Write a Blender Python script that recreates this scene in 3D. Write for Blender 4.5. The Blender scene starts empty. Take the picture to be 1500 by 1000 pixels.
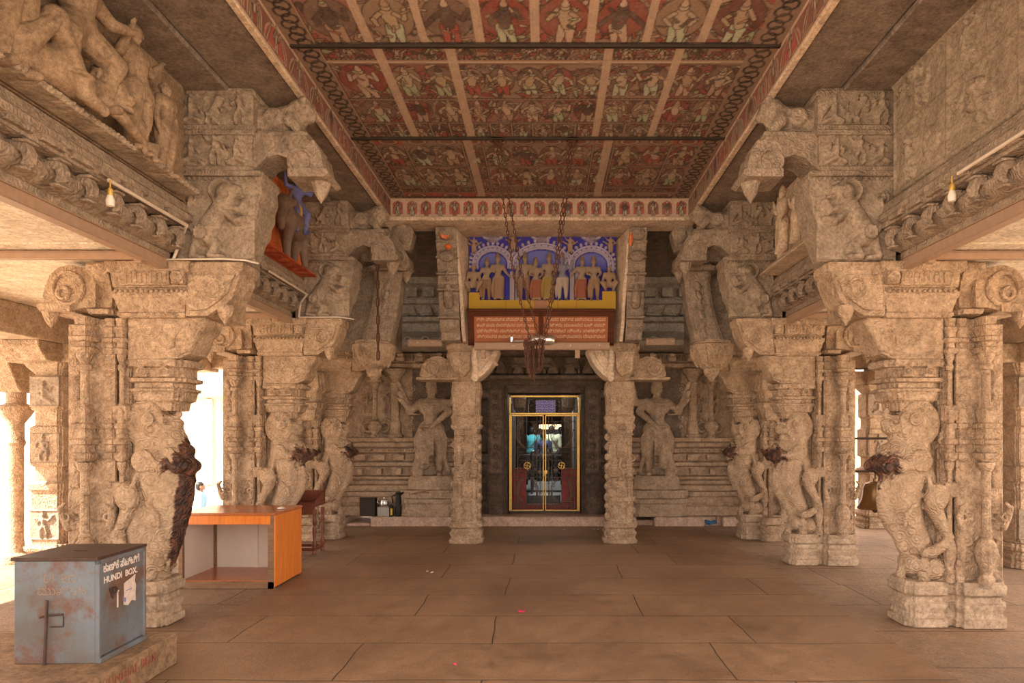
import bpy, bmesh, math, random
import numpy as np
from mathutils import Vector, Matrix, Euler
SC = bpy.context.scene
COL = SC.collection
PI = math.pi
R_ = random.Random(7)
CX, EYE = 0.09, 1.65
def PX(px, d): return (px-800)*d/1000.0+CX          # pixel column -> hall x at depth d
def PZ(py, d): return EYE+(637-py)*d/1000.0         # pixel row -> height at depth d

# ------------------------------------------------------------------ mesh builder
class MB:
    def __init__(s): s.v=[]; s.f=[]; s.M=None
    def add(s, vs, fs):
        n=len(s.v)
        if s.M is not None: vs=[tuple(s.M@Vector(p)) for p in vs]
        s.v.extend(vs); s.f.extend([tuple(i+n for i in f) for f in fs]); return s
    def bx(s,x0,x1,y0,y1,z0,z1):
        if x0>x1: x0,x1=x1,x0
        if y0>y1: y0,y1=y1,y0
        if z0>z1: z0,z1=z1,z0
        v=[(x0,y0,z0),(x1,y0,z0),(x1,y1,z0),(x0,y1,z0),(x0,y0,z1),(x1,y0,z1),(x1,y1,z1),(x0,y1,z1)]
        return s.add(v,[(3,2,1,0),(4,5,6,7),(0,1,5,4),(1,2,6,5),(2,3,7,6),(3,0,4,7)])
    def stack(s,cx,cy,lv,plan=None):
        # loft of plan sections: lv=[(z,hx,hy)...]
        if plan is None: plan=[(-1,-1),(1,-1),(1,1),(-1,1)]
        n=len(plan); v=[]; f=[]
        for (z,hx,hy) in lv: v+=[(cx+a*hx,cy+b*hy,z) for a,b in plan]
        for k in range(len(lv)-1):
            for i in range(n):
                j=(i+1)%n; f.append((k*n+i,k*n+j,(k+1)*n+j,(k+1)*n+i))
        f.append(tuple(reversed(range(n)))); f.append(tuple((len(lv)-1)*n+i for i in range(n)))
        return s.add(v,f)
    def lathe(s,cx,cy,pr,n=16,sx=1,sy=1):
        plan=[(math.cos(2*PI*i/n)*sx,math.sin(2*PI*i/n)*sy) for i in range(n)]
        return s.stack(cx,cy,[(z,max(r,.0005),max(r,.0005)) for r,z in pr],plan)
    def prism(s,poly,axis,a0,a1):
        # poly: list of 2d pts.  axis 'y': (x,z) ; 'x': (y,z) ; 'z': (x,y)
        n=len(poly)
        def mk(p,a): return (p[0],a,p[1]) if axis=='y' else ((a,p[0],p[1]) if axis=='x' else (p[0],p[1],a))
        v=[mk(p,a0) for p in poly]+[mk(p,a1) for p in poly]
        f=[(i,(i+1)%n,n+(i+1)%n,n+i) for i in range(n)]+[tuple(reversed(range(n))),tuple(range(n,2*n))]
        return s.add(v,f)
    def sph(s,c,r,rot=None,n=12,m=8):
        if not hasattr(r,'__len__'): r=(r,r,r)
        Rm=Euler(rot).to_matrix() if rot else Matrix.Identity(3)
        c=Vector(c); v=[]; f=[]
        def P(x,y,z): return tuple(c+Rm@Vector((x*r[0],y*r[1],z*r[2])))
        v.append(P(0,0,-1))
        for k in range(1,m):
            t=PI*k/m-PI/2
            for i in range(n):
                a=2*PI*i/n; v.append(P(math.cos(a)*math.cos(t),math.sin(a)*math.cos(t),math.sin(t)))
        v.append(P(0,0,1)); L=len(v)-1
        for i in range(n): f.append((0,1+(i+1)%n,1+i)); f.append((L,L-n+i,L-n+(i+1)%n))
        for k in range(m-2):
            for i in range(n):
                a=1+k*n+i; b=1+k*n+(i+1)%n; f.append((a,b,b+n,a+n))
        return s.add(v,f)
    def tube(s,pts,rad,n=8,closed=False,flat=None):
        pts=[Vector(p) for p in pts]; N=len(pts)
        if not hasattr(rad,'__len__'): rad=[rad]*N
        v=[]; f=[]; up=None
        for k in range(N):
            if closed: t=(pts[(k+1)%N]-pts[k-1])
            else: t=(pts[min(k+1,N-1)]-pts[max(k-1,0)])
            if t.length<1e-9: t=Vector((0,0,1))
            t.normalize()
            if up is None:
                up=Vector((0,0,1)) if abs(t.z)<.9 else Vector((0,1,0))
            a=t.cross(up)
            if a.length<1e-6: a=t.cross(Vector((1,0,0)))
            a.normalize(); b=a.cross(t).normalized(); up=b
            for i in range(n):
                an=2*PI*i/n; v.append(tuple(pts[k]+(a*math.cos(an)+b*math.sin(an)*(flat or 1))*rad[k]))
        M=N if closed else N-1
        for k in range(M):
            k2=(k+1)%N
            for i in range(n):
                j=(i+1)%n; f.append((k*n+i,k*n+j,k2*n+j,k2*n+i))
        if not closed:
            f.append(tuple(reversed(range(n)))); f.append(tuple((N-1)*n+i for i in range(n)))
        return s.add(v,f)
    def limb(s,pts,rad,n=10):
        s.tube(pts,rad,n)
        for p,r in zip(pts,rad): s.sph(p,r,None,n,6)
        return s
    def torus(s,c,R,r,axis='y',n=20,m=8,sx=1,sz=1):
        c=Vector(c); pts=[]
        for i in range(n):
            a=2*PI*i/n; x=R*math.cos(a)*sx; y=R*math.sin(a)*sz
            pts.append(c+(Vector((x,0,y)) if axis=='y' else Vector((0,x,y)) if axis=='x' else Vector((x,y,0))))
        return s.tube(pts,r,m,True)
    def build(s,name,mat,parent=None,smooth=35,bevel=0,loc=None,rot=None):
        me=bpy.data.meshes.new(name); me.from_pydata(s.v,[],s.f); me.validate(); 
        return mkobj(name,me,mat,parent,smooth,bevel,loc,rot,fix=True)
def mkobj(name,me,mat,parent=None,smooth=35,bevel=0,loc=None,rot=None,fix=False):
    if fix:
        bm=bmesh.new(); bm.from_mesh(me); bmesh.ops.recalc_face_normals(bm,faces=bm.faces); bm.to_mesh(me); bm.free()
    if mat: me.materials.append(mat)
    if smooth:
        me.polygons.foreach_set('use_smooth',[True]*len(me.polygons))
        me.set_sharp_from_angle(angle=math.radians(smooth))
    o=bpy.data.objects.new(name,me); COL.objects.link(o)
    if parent: o.parent=parent
    if loc: o.location=loc
    if rot: o.rotation_euler=rot
    if bevel:
        b=o.modifiers.new('b','BEVEL'); b.width=bevel; b.segments=1; b.limit_method='ANGLE'; b.angle_limit=math.radians(40)
    return o
def remesh(mb,name,mat,parent=None,vox=.012,sm=2,loc=None,rot=None,disp=0,dsc=.1):
    me=bpy.data.meshes.new(name); me.from_pydata(mb.v,[],mb.f)
    bm=bmesh.new(); bm.from_mesh(me); bmesh.ops.recalc_face_normals(bm,faces=bm.faces); bm.to_mesh(me); bm.free()
    t=bpy.data.objects.new('tmp',me); COL.objects.link(t)
    r=t.modifiers.new('r','REMESH'); r.mode='VOXEL'; r.voxel_size=vox
    if disp:
        tx=bpy.data.textures.new('n','CLOUDS'); tx.noise_scale=dsc; tx.noise_depth=3
        dm=t.modifiers.new('d','DISPLACE'); dm.texture=tx; dm.strength=disp; dm.mid_level=.5; dm.texture_coords='LOCAL'
    if sm:
        q=t.modifiers.new('s','SMOOTH'); q.iterations=sm; q.factor=.5
    dg=bpy.context.evaluated_depsgraph_get(); dg.update()
    m2=bpy.data.meshes.new_from_object(t.evaluated_get(dg)); bpy.data.objects.remove(t)
    m2.name=name
    return mkobj(name,m2,mat,parent,60,0,loc,rot)
def empty(name,loc=(0,0,0),rz=0):
    o=bpy.data.objects.new(name,None); COL.objects.link(o); o.location=loc; o.rotation_euler=(0,0,rz); o.empty_display_size=.1
    return o
def tag(o,label=None,cat=None,group=None,kind=None):
    if label: o['label']=label
    if cat: o['category']=cat
    if group: o['group']=group
    if kind: o['kind']=kind
    return o
def struct(o,label=None):
    o['kind']='structure'
    if label: o['label']=label
    return o
def dup(o,parent=None):
    c=o.copy(); COL.objects.link(c)
    if parent: c.parent=parent
    for ch in list(o.children): dup(ch,c)
    return c

# ------------------------------------------------------------------ height-field reliefs
def seg_d(U,V,a,b):
    ax,ay=a; bx_,by=b; dx,dy=bx_-ax,by-ay; L=dx*dx+dy*dy+1e-12
    t=np.clip(((U-ax)*dx+(V-ay)*dy)/L,0,1)
    return np.hypot(U-(ax+t*dx),V-(ay+t*dy)),t
def hf(prims,U,V):
    H=np.zeros_like(U)
    for p in prims:
        k=p[0]
        if k=='c':
            _,u1,v1,r1,u2,v2,r2,h=p
            d,t=seg_d(U,V,(u1,v1),(u2,v2)); r=r1+(r2-r1)*t; q=np.clip(1-(d/r)**2,0,1); H=np.maximum(H,h*q**.45)
        elif k=='e':
            _,u,v,ru,rv,a,h=p
            ca,sa=math.cos(a),math.sin(a); x=((U-u)*ca+(V-v)*sa)/ru; y=(-(U-u)*sa+(V-v)*ca)/rv
            q=np.clip(1-x*x-y*y,0,1); H=np.maximum(H,h*q**.45)
        elif k=='o':
            _,u,v,R,r,h=p
            d=np.abs(np.hypot(U-u,V-v)-R); H=np.maximum(H,h*np.clip(1-(d/r)**2,0,1)**.5)
        elif k=='b':
            _,u0,v0,u1,v1,h=p
            H=np.maximum(H,h*((U>=u0)&(U<=u1)&(V>=v0)&(V<=v1)))
        elif k=='g':   # engraved groove
            _,u1,v1,u2,v2,r,h=p
            d,t=seg_d(U,V,(u1,v1),(u2,v2)); H=H-h*np.clip(1-(d/r)**2,0,1)
    return H
def chain(pts,r,h):
    return [('c',pts[i][0],pts[i][1],r,pts[i+1][0],pts[i+1][1],r,h) for i in range(len(pts)-1)]
def spiral(u,v,R,turns,r,h,sg=1,a0=0):
    n=int(10*turns)
    return chain([(u+R*(1-i/n*.85)*math.cos(a0+sg*2*PI*turns*i/n),v+R*(1-i/n*.85)*math.sin(a0+sg*2*PI*turns*i/n)) for i in range(n+1)],r,h)
def rfig(u,v,s,h,rr=R_,seated=False):
    """little carved person; feet at (u,v), height s"""
    o=[]; sw=rr.uniform(-.08,.08)*s; f=rr.choice((-1,1)); hp=(u+sw,v+.48*s)
    if seated:
        hp=(u,v+.22*s); s2=s*.85
        o+=[('c',hp[0],hp[1],.1*s,u+.3*s*f,v+.08*s,.07*s,h),('c',hp[0],hp[1],.1*s,u-.28*s*f,v+.1*s,.07*s,h)]
        sh=(u,v+.58*s)
    else:
        kn1=(u-.12*s-sw*.3,v+.25*s); kn2=(u+.14*s+sw*.4,v+.26*s)
        o+=[('c',hp[0]-.05*s,hp[1],.075*s,kn1[0],kn1[1],.055*s,h),('c',kn1[0],kn1[1],.055*s,u-.1*s,v+.02*s,.04*s,h*.9),
            ('c',hp[0]+.05*s,hp[1],.075*s,kn2[0],kn2[1],.055*s,h),('c',kn2[0],kn2[1],.055*s,u+.12*s,v+.02*s,.04*s,h*.9)]
        sh=(u-sw*.5,v+.74*s)
    o+=[('c',hp[0],hp[1],.1*s,(hp[0]+sh[0])/2,(hp[1]+sh[1])/2,.075*s,h*1.1),('c',(hp[0]+sh[0])/2,(hp[1]+sh[1])/2,.08*s,sh[0],sh[1],.12*s,h*1.15),
        ('e',sh[0]+sw*.3,sh[1]+.17*s,.075*s,.09*s,0,h*1.25),('c',sh[0]+sw*.3,sh[1]+.25*s,.06*s,sh[0]+sw*.3,sh[1]+.34*s,.02*s,h)]
    for q in (-1,1):
        e=(sh[0]+q*.22*s,sh[1]-rr.uniform(-.02,.2)*s); w=(e[0]+rr.uniform(-.1,.16)*s*q,e[1]+rr.choice((-.2,.2,.15))*s)
        o+=[('c',sh[0]+q*.1*s,sh[1],.05*s,e[0],e[1],.04*s,h*.9),('c',e[0],e[1],.04*s,w[0],w[1],.035*s,h*.8)]
    return o
def rlion(u,v,s,h,f=-1):
    """rearing lion, feet at (u,v), facing f"""
    P=lambda a,b:(u+a*s*f,v+b*s)
    o=[]
    def c(a,b,r,a2,b2,r2,hh=h):
        p=P(a,b); q=P(a2,b2); o.append(('c',p[0],p[1],r*s,q[0],q[1],r2*s,hh))
    c(-.18,.3,.15,.02,.62,.13,h*1.1); c(.02,.62,.13,.1,.72,.14,h*1.1)
    c(.1,.84,.12,.22,.86,.08,h*1.3); c(.2,.8,.05,.3,.78,.03)
    c(-.2,.3,.12,-.02,.16,.07); c(-.02,.16,.07,-.1,.02,.05); c(-.1,.02,.05,.04,.01,.04)
    c(-.24,.28,.11,-.3,.14,.06,h*.8); c(-.3,.14,.06,-.34,.02,.05,h*.8); c(-.34,.02,.05,-.2,.0,.04,h*.8)
    c(.1,.66,.07,.3,.6,.05); c(.3,.6,.05,.36,.72,.04); c(.06,.6,.06,.24,.46,.05); c(.24,.46,.05,.36,.5,.04)
    c(-.3,.3,.04,-.42,.5,.03,h*.6); c(-.42,.5,.03,-.36,.75,.03,h*.6)
    p=P(.06,.84); o.append(('o',p[0],p[1],.14*s,.03*s,h*1.2)); o.append(('o',P(-.18,.3)[0],P(-.18,.3)[1],.09*s,.02*s,h*1.35))
    return o
def rscroll(u0,v0,u1,v1,h,rr=R_):
    W=u1-u0;Hh=v1-v0; o=[]; st=min(W,Hh); n=max(1,int(max(W,Hh)/st+.5))
    for i in range(n):
        if W>=Hh: c=(u0+(i+.5)*W/n,v0+Hh/2)
        else: c=(u0+W/2,v0+(i+.5)*Hh/n)
        o+=spiral(c[0],c[1],st*.4,1.6,st*.07,h,1 if i%2 else -1,rr.uniform(0,6))
        o.append(('e',c[0],c[1],st*.11,st*.11,0,h*1.2))
    return o
def relief(name,mat,org,uv,vv,W,H,prims,res=.012,parent=None,base=.02,noise=.0012,col=None):
    org=Vector(org); uv=Vector(uv).normalized(); vv=Vector(vv).normalized(); nv=uv.cross(vv)
    nu=max(2,int(W/res)+1); nn=max(2,int(H/res)+1)
    us=np.linspace(0,W,nu); vs=np.linspace(0,H,nn); U,V=np.meshgrid(us,vs)
    Z=hf(prims,U,V)+np.random.RandomState(3).uniform(-noise,noise,U.shape)
    Z[0,:]=Z[-1,:]=0; Z[:,0]=Z[:,-1]=0
    X=np.array(org)[None,None,:]+U[...,None]*np.array(uv)+V[...,None]*np.array(vv)+Z[...,None]*np.array(nv)
    v=X.reshape(-1,3).tolist(); f=[]
    for j in range(nn-1):
        b=j*nu
        f+=[(b+i,b+i+1,b+nu+i+1,b+nu+i) for i in range(nu-1)]
    ring=[i for i in range(nu)]+[j*nu+nu-1 for j in range(1,nn)]+[(nn-1)*nu+i for i in range(nu-2,-1,-1)]+[j*nu for j in range(nn-2,0,-1)]
    n0=len(v); nb=np.array(nv)*base
    v+=[(np.array(v[i])-nb).tolist() for i in ring]; m=len(ring)
    f+=[(ring[(i+1)%m],ring[i],n0+i,n0+(i+1)%m) for i in range(m)]+[tuple(n0+i for i in range(m-1,-1,-1))]
    me=bpy.data.meshes.new(name); me.from_pydata(v,[],f)
    if col is not None:
        ca=me.color_attributes.new('paint','FLOAT_COLOR','POINT')
        C=np.ones((len(v),4)); C[:,:3]=.25; C[:nu*nn,:3]=col(U,V).reshape(-1,3)
        ca.data.foreach_set('color',C.ravel())
    return mkobj(name,me,mat,parent,60)

# ------------------------------------------------------------------ materials
class NT:
    def __init__(s,name):
        s.m=bpy.data.materials.new(name); s.m.use_nodes=True; s.t=s.m.node_tree; s.n=s.t.nodes; s.l=s.t.links
        s.b=s.n['Principled BSDF']; s.b.inputs['Specular IOR Level'].default_value=.25; s.pos=None
    def new(s,ty,**k):
        n=s.n.new(ty)
        for a,b in k.items():
            if hasattr(n,a): setattr(n,a,b)
            else: n.inputs[a.replace('_',' ')].default_value=b
        return n
    def li(s,a,b): s.l.new(a,b)
    def P(s):
        if s.pos is None: s.pos=s.new('ShaderNodeNewGeometry').outputs['Position']
        return s.pos
    def noise(s,scale,detail=4,rough=.55,dist=0,vec=None):
        n=s.new('ShaderNodeTexNoise'); n.inputs['Scale'].default_value=scale; n.inputs['Detail'].default_value=detail
        n.inputs['Roughness'].default_value=rough; n.inputs['Distortion'].default_value=dist
        s.li(vec or s.P(),n.inputs['Vector']); return n.outputs['Fac']
    def ramp(s,fac,stops):
        r=s.new('ShaderNodeValToRGB'); e=r.color_ramp.elements
        while len(e)<len(stops): e.new(.5)
        for q,(p,c) in zip(e,stops): q.position=p; q.color=(c if len(c)==4 else (*c,1)) if hasattr(c,'__len__') else (c,c,c,1)
        s.li(fac,r.inputs['Fac']); return r.outputs['Color']
    def mix(s,fac,a,b,mode='MIX'):
        m=s.new('ShaderNodeMix',data_type='RGBA',blend_type=mode)
        for sk,v in ((m.inputs[0],fac),(m.inputs[6],a),(m.inputs[7],b)):
            if hasattr(v,'is_linked'): s.li(v,sk)
            elif hasattr(v,'__len__'): sk.default_value=v if len(v)==4 else (*v,1)
            else: sk.default_value=v if sk.type=='VALUE' else (v,v,v,1)
        return m.outputs[2]
    def math(s,op,a,b=None,c=None):
        m=s.new('ShaderNodeMath',operation=op)
        for i,v in enumerate((a,b,c)):
            if v is None: continue
            if hasattr(v,'is_linked'): s.li(v,m.inputs[i])
            else: m.inputs[i].default_value=v
        return m.outputs[0]
    def bump(s,h,st=.5,dist=.01,prev=None):
        b=s.new('ShaderNodeBump'); b.inputs['Strength'].default_value=st; b.inputs['Distance'].default_value=dist
        s.li(h,b.inputs['Height'])
        if prev: s.li(prev,b.inputs['Normal'])
        return b.outputs['Normal']
    def out(s,col=None,nrm=None,rough=None,metal=None):
        for v,k in ((col,'Base Color'),(nrm,'Normal'),(rough,'Roughness'),(metal,'Metallic')):
            if v is None: continue
            if hasattr(v,'is_linked'): s.li(v,s.b.inputs[k])
            elif hasattr(v,'__len__'): s.b.inputs[k].default_value=(*v,1)
            else: s.b.inputs[k].default_value=v
        return s.m
def stone(name,c1,c2,c3=None,carve=.5,grain=.6,pale=None,csc=9,rough=.85,orange=0):
    t=NT(name)
    big=t.noise(1.3,5,.6,.3); mid=t.noise(9,5,.65); fine=t.noise(140,2,.6)
    col=t.mix(t.ramp(big,[(.3,0),(.7,1)]),c1,c2)
    if c3: col=t.mix(t.ramp(mid,[(.42,0),(.72,1)]),col,c3)
    col=t.mix(.55,col,t.ramp(fine,[(.25,.45),(.5,1),(.75,1.35)]),'MULTIPLY')
    col=t.mix(.8,col,t.ramp(t.noise(34,4,.65),[(.3,.5),(.58,1.08)]),'MULTIPLY')
    col=t.mix(.7,col,t.ramp(t.noise(4.5,7,.72,.8),[(.32,.55),(.55,1.05)]),'MULTIPLY')
    if pale:
        col=t.mix(t.ramp(t.noise(3.1,6,.7,.5),[(.58,0),(.7,1)]),col,pale)
    if orange:
        col=t.mix(t.ramp(t.noise(2.3,6,.75,.6),[(.66,0),(.69,orange)]),col,(.55,.12,.035))
    n=t.bump(fine,grain*.5,.006); n=t.bump(t.noise(45,3,.6),grain*.6,.012,n); n=t.bump(mid,.5,.02,n)
    if carve:
        d=t.new('ShaderNodeTexVoronoi'); d.inputs['Scale'].default_value=csc; d.feature='F1'
        w=t.new('ShaderNodeVectorMath',operation='ADD'); t.li(t.P(),w.inputs[0])
        nn=t.new('ShaderNodeTexNoise'); nn.inputs['Scale'].default_value=csc*.7; t.li(t.P(),nn.inputs['Vector'])
        sc=t.new('ShaderNodeVectorMath',operation='SCALE'); t.li(nn.outputs['Color'],sc.inputs[0]); sc.inputs['Scale'].default_value=.9/csc
        t.li(sc.outputs[0],w.inputs[1]); t.li(w.outputs[0],d.inputs['Vector'])
        sn=t.math('SINE',t.math('MULTIPLY',d.outputs['Distance'],26))
        n=t.bump(sn,min(1,carve),.011,n)
        col=t.mix(.18*min(1,carve*2),col,t.ramp(sn,[(.0,.72),(.6,1.05)]),'MULTIPLY')
    return t.out(col,n,rough)
def plain(name,c,rough=.5,metal=0,var=.25,sc=12,bump=.15,spec=None):
    t=NT(name); nz=t.noise(sc,5,.65)
    col=t.mix(1,c,t.ramp(nz,[(.25,1-var),(.75,1+var*.4)]),'MULTIPLY')
    m=t.out(col,t.bump(nz,bump,.01),rough,metal)
    if spec is not None: t.b.inputs['Specular IOR Level'].default_value=spec
    return m
# ------------------------------------------------------------------ palette
M={}
M['pillar']=stone('carved_granite',(.455,.315,.205),(.36,.245,.158),(.56,.405,.275),carve=.42,grain=1.0,csc=12)
M['plainst']=stone('plain_granite',(.45,.325,.22),(.37,.265,.18),(.53,.40,.28),carve=0,grain=.7)
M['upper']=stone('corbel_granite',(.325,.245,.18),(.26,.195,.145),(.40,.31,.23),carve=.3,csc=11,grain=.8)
M['relief']=stone('relief_granite',(.34,.26,.19),(.27,.205,.15),(.41,.32,.235),carve=.12,grain=.6)
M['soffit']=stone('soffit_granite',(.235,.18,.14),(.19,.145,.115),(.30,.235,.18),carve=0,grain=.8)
M['dark']=stone('oiled_dark_stone',(.105,.072,.052),(.065,.046,.035),(.16,.11,.078),carve=.3,grain=.5,rough=.7)
M['wallst']=stone('sanctum_granite',(.44,.305,.20),(.34,.235,.155),(.52,.38,.26),carve=.25,grain=.6)
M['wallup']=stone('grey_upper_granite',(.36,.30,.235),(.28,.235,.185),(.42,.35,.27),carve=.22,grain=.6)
M['statue']=stone('statue_granite',(.44,.31,.21),(.34,.24,.165),(.50,.37,.25),carve=0,grain=.4)
M['plaster']=stone('old_lime_plaster',(.66,.5,.37),(.58,.43,.3),(.74,.6,.46),carve=0,grain=.35,orange=0)
M['plasterpaint']=stone('plaster_with_red_paint',(.64,.49,.36),(.55,.41,.29),(.7,.56,.43),carve=0,grain=.4,orange=1)
M['stucco']=stone('brown_stucco',(.30,.205,.13),(.25,.17,.11),(.37,.26,.17),carve=0,grain=.25)
M['aisleceil']=stone('whitewashed_ceiling',(.72,.6,.47),(.62,.5,.38),(.8,.7,.58),carve=0,grain=.2)
M['outst']=stone('sunlit_stone',(.72,.6,.46),(.66,.54,.4),None,carve=.2,grain=.3,csc=2)
M['jamb']=stone('dark_carved_jamb',(.17,.12,.085),(.11,.08,.06),(.23,.165,.12),carve=.2,grain=.5,rough=.75)
M['kerb']=stone('pinkish_kerb',(.55,.37,.28),(.47,.32,.24),(.62,.45,.35),carve=0,grain=.3)
def pillar_stained():
    t=NT('oil_stained_granite')
    big=t.noise(1.3,5,.6,.3); mid=t.noise(9,5,.65); fine=t.noise(140,2,.6)
    col=t.mix(t.ramp(big,[(.3,0),(.7,1)]),(.44,.305,.20),(.34,.235,.15)); col=t.mix(t.ramp(mid,[(.42,0),(.72,1)]),col,(.53,.385,.26))
    a=t.new('ShaderNodeAttribute',attribute_name='stain').outputs['Fac']
    s=t.math('ADD',a,t.math('MULTIPLY',t.math('SUBTRACT',t.noise(14,5,.7),.5),1.1))
    dk=t.ramp(t.noise(11,4,.6),[(.40,(.035,.02,.015)),(.55,(.10,.048,.032)),(.72,(.26,.10,.06))])
    col=t.mix(t.ramp(s,[(.48,0),(.62,1)]),col,dk)
    col=t.mix(.55,col,t.ramp(fine,[(.25,.45),(.5,1),(.75,1.35)]),'MULTIPLY')
    col=t.mix(.6,col,t.ramp(t.noise(34,3,.6),[(.3,.62),(.55,1.05)]),'MULTIPLY')
    n=t.bump(fine,.35,.006); n=t.bump(t.noise(45,3,.6),.5,.012,n); n=t.bump(mid,.6,.03,n)
    d=t.new('ShaderNodeTexVoronoi'); d.inputs['Scale'].default_value=11; t.li(t.P(),d.inputs['Vector'])
    sn=t.math('SINE',t.math('MULTIPLY',d.outputs['Distance'],24)); n=t.bump(sn,.55,.010,n)
    return t.out(col,n,t.ramp(s,[(.45,.85),(.65,.45)]))
M['yali']=pillar_stained()
def floor_mat(name,c1,c2,c3,sx,sy,off,rough=.55,mort=(.06,.04,.03),rb=.4):
    t=NT(name); mp=t.new('ShaderNodeMapping'); t.li(t.P(),mp.inputs['Vector'])
    mp.inputs['Location'].default_value=off; mp.inputs['Rotation'].default_value=(0,0,0)
    wv=t.new('ShaderNodeVectorMath',operation='ADD'); n0=t.new('ShaderNodeTexNoise'); n0.inputs['Scale'].default_value=1.1; t.li(t.P(),n0.inputs['Vector'])
    s0=t.new('ShaderNodeVectorMath',operation='SCALE'); s0.inputs['Scale'].default_value=.09; t.li(n0.outputs['Color'],s0.inputs[0])
    t.li(mp.outputs[0],wv.inputs[0]); t.li(s0.outputs[0],wv.inputs[1])
    br=t.new('ShaderNodeTexBrick'); br.offset=.37; br.offset_frequency=2; br.squash=1.3; br.squash_frequency=3
    br.inputs['Scale'].default_value=1; br.inputs['Brick Width'].default_value=sx; br.inputs['Row Height'].default_value=sy
    br.inputs['Mortar Size'].default_value=.006; br.inputs['Mortar Smooth'].default_value=.3; br.inputs['Bias'].default_value=0
    br.inputs['Color1'].default_value=(0,0,0,1); br.inputs['Color2'].default_value=(1,1,1,1); br.inputs['Mortar'].default_value=(.5,.5,.5,1)
    t.li(wv.outputs[0],br.inputs['Vector'])
    slab=t.mix(br.outputs['Color'],c1,c2); big=t.noise(.8,6,.65,.4); mid=t.noise(6,6,.7); fine=t.noise(90,3,.65)
    col=t.mix(t.ramp(big,[(.35,0),(.7,1)]),slab,c3)
    col=t.mix(.8,col,t.ramp(mid,[(.3,.7),(.62,1.12)]),'MULTIPLY')
    col=t.mix(.6,col,t.ramp(fine,[(.3,.6),(.7,1.3)]),'MULTIPLY')
    col=t.mix(br.outputs['Fac'],col,mort)
    n=t.bump(fine,min(1,rb*1.4),.008); n=t.bump(t.noise(24,4,.65),rb,.014,n); n=t.bump(mid,rb,.022,n)
    n=t.bump(t.math('SUBTRACT',1,br.outputs['Fac']),.7,.012,n)
    return t.out(col,n,t.ramp(mid,[(.3,rough-.12),(.7,rough+.15)]))
M['floor']=floor_mat('worn_granite_flags',(.265,.155,.088),(.195,.112,.064),(.36,.22,.128),2.1,.82,(.3,.28,0))
M['roughfloor']=floor_mat('rough_side_flags',(.31,.20,.125),(.24,.15,.095),(.40,.26,.165),1.3,.9,(0,.5,0),.75,rb=1.0)
# painted surfaces read their pigment from a colour attribute
def painted(name,age=.5):
    t=NT(name); a=t.new('ShaderNodeAttribute',attribute_name='paint').outputs['Color']
    n1=t.noise(5,6,.7,.4); n2=t.noise(38,4,.7); n3=t.noise(110,2,.6)
    col=t.mix(.9*age,a,t.ramp(n2,[(.3,.6),(.6,1.2)]),'MULTIPLY')
    col=t.mix(t.ramp(n1,[(.48,0),(.75,.55*age*2)]),col,(.27,.19,.14))
    col=t.mix(t.ramp(n2,[(.6,0),(.72,.5*age*2)]),col,(.34,.23,.16))
    n=t.bump(n3,.3,.004); n=t.bump(n2,.3,.008,n)
    return t.out(col,n,.75)
M['mural']=painted('faded_mural',.5); M['paintst']=painted('painted_stucco',.22); M['fadedst']=painted('fresh_painted_stucco',.08)
M['grille']=plain('grey_brown_grille',(.15,.115,.085),.5,.3)
M['blackiron']=plain('wrought_iron',(.055,.042,.033),.5,.4)
M['brass']=plain('gold_paint',(.62,.38,.09),.35,.35,.3,30)
M['bellbrass']=plain('tarnished_brass',(.22,.13,.055),.35,.8,.4,10)
M['rust']=plain('rusty_iron',(.10,.045,.028),.75,.25,.5,60,.5)
M['steelpaint']=plain('brown_painted_steel',(.36,.235,.16),.55,0,.2,20)
M['whitepipe']=plain('white_plastic_conduit',(.62,.52,.43),.45,0,.15)
M['chrome']=plain('brushed_aluminium',(.75,.72,.68),.3,.9,.2,40)
M['laminate']=None
def wood(name,c1,c2,sc=3,rough=.35,ax=(1,8,8),spec=.4):
    t=NT(name); tc=t.new('ShaderNodeTexCoord'); mp=t.new('ShaderNodeMapping'); t.li(tc.outputs['Object'],mp.inputs['Vector']); mp.inputs['Scale'].default_value=ax
    n=t.noise(sc,6,.6,1.2,mp.outputs[0]); n2=t.noise(sc*7,3,.6,.2,mp.outputs[0])
    col=t.mix(t.ramp(n,[(.3,0),(.7,1)]),c1,c2); col=t.mix(.5,col,t.ramp(n2,[(.3,.7),(.7,1.2)]),'MULTIPLY')
    m=t.out(col,t.bump(n2,.15,.004),rough); t.b.inputs['Specular IOR Level'].default_value=spec; return m
M['orangewood']=wood('orange_laminate',(.82,.26,.045),(.62,.17,.03),2.5,.3,(9,9,1))
M['topwood']=wood('table_top_laminate',(.50,.17,.06),(.36,.11,.045),2,.22,(2,9,9))
M['brownwood']=wood('dark_frame_wood',(.16,.085,.045),(.28,.16,.09),4,.6)
M['signwood']=wood('varnished_sign_wood',(.11,.033,.014),(.055,.018,.01),4,.7,(1,8,8),.1)
M['turned']=wood('turned_red_wood',(.22,.06,.03),(.12,.035,.02),4,.4,(8,8,1))
M['whiteboard']=plain('worn_white_board',(.75,.66,.56),.5,0,.1,3,.05)
M['signpanel']=plain('copper_brown_panel',(.34,.12,.06),.7,0,.25,3,.05,.1)
M['letter']=plain('cream_lettering',(.62,.44,.30),.6,0,.1)
M['whitepaint']=plain('white_hand_lettering',(.78,.68,.6),.7,0,.2,40)
M['fadepaint']=plain('faded_lettering',(.27,.20,.15),.7,0,.4,60)
M['redpaint']=plain('red_hand_lettering',(.36,.12,.075),.7,0,.5,60)
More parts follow.
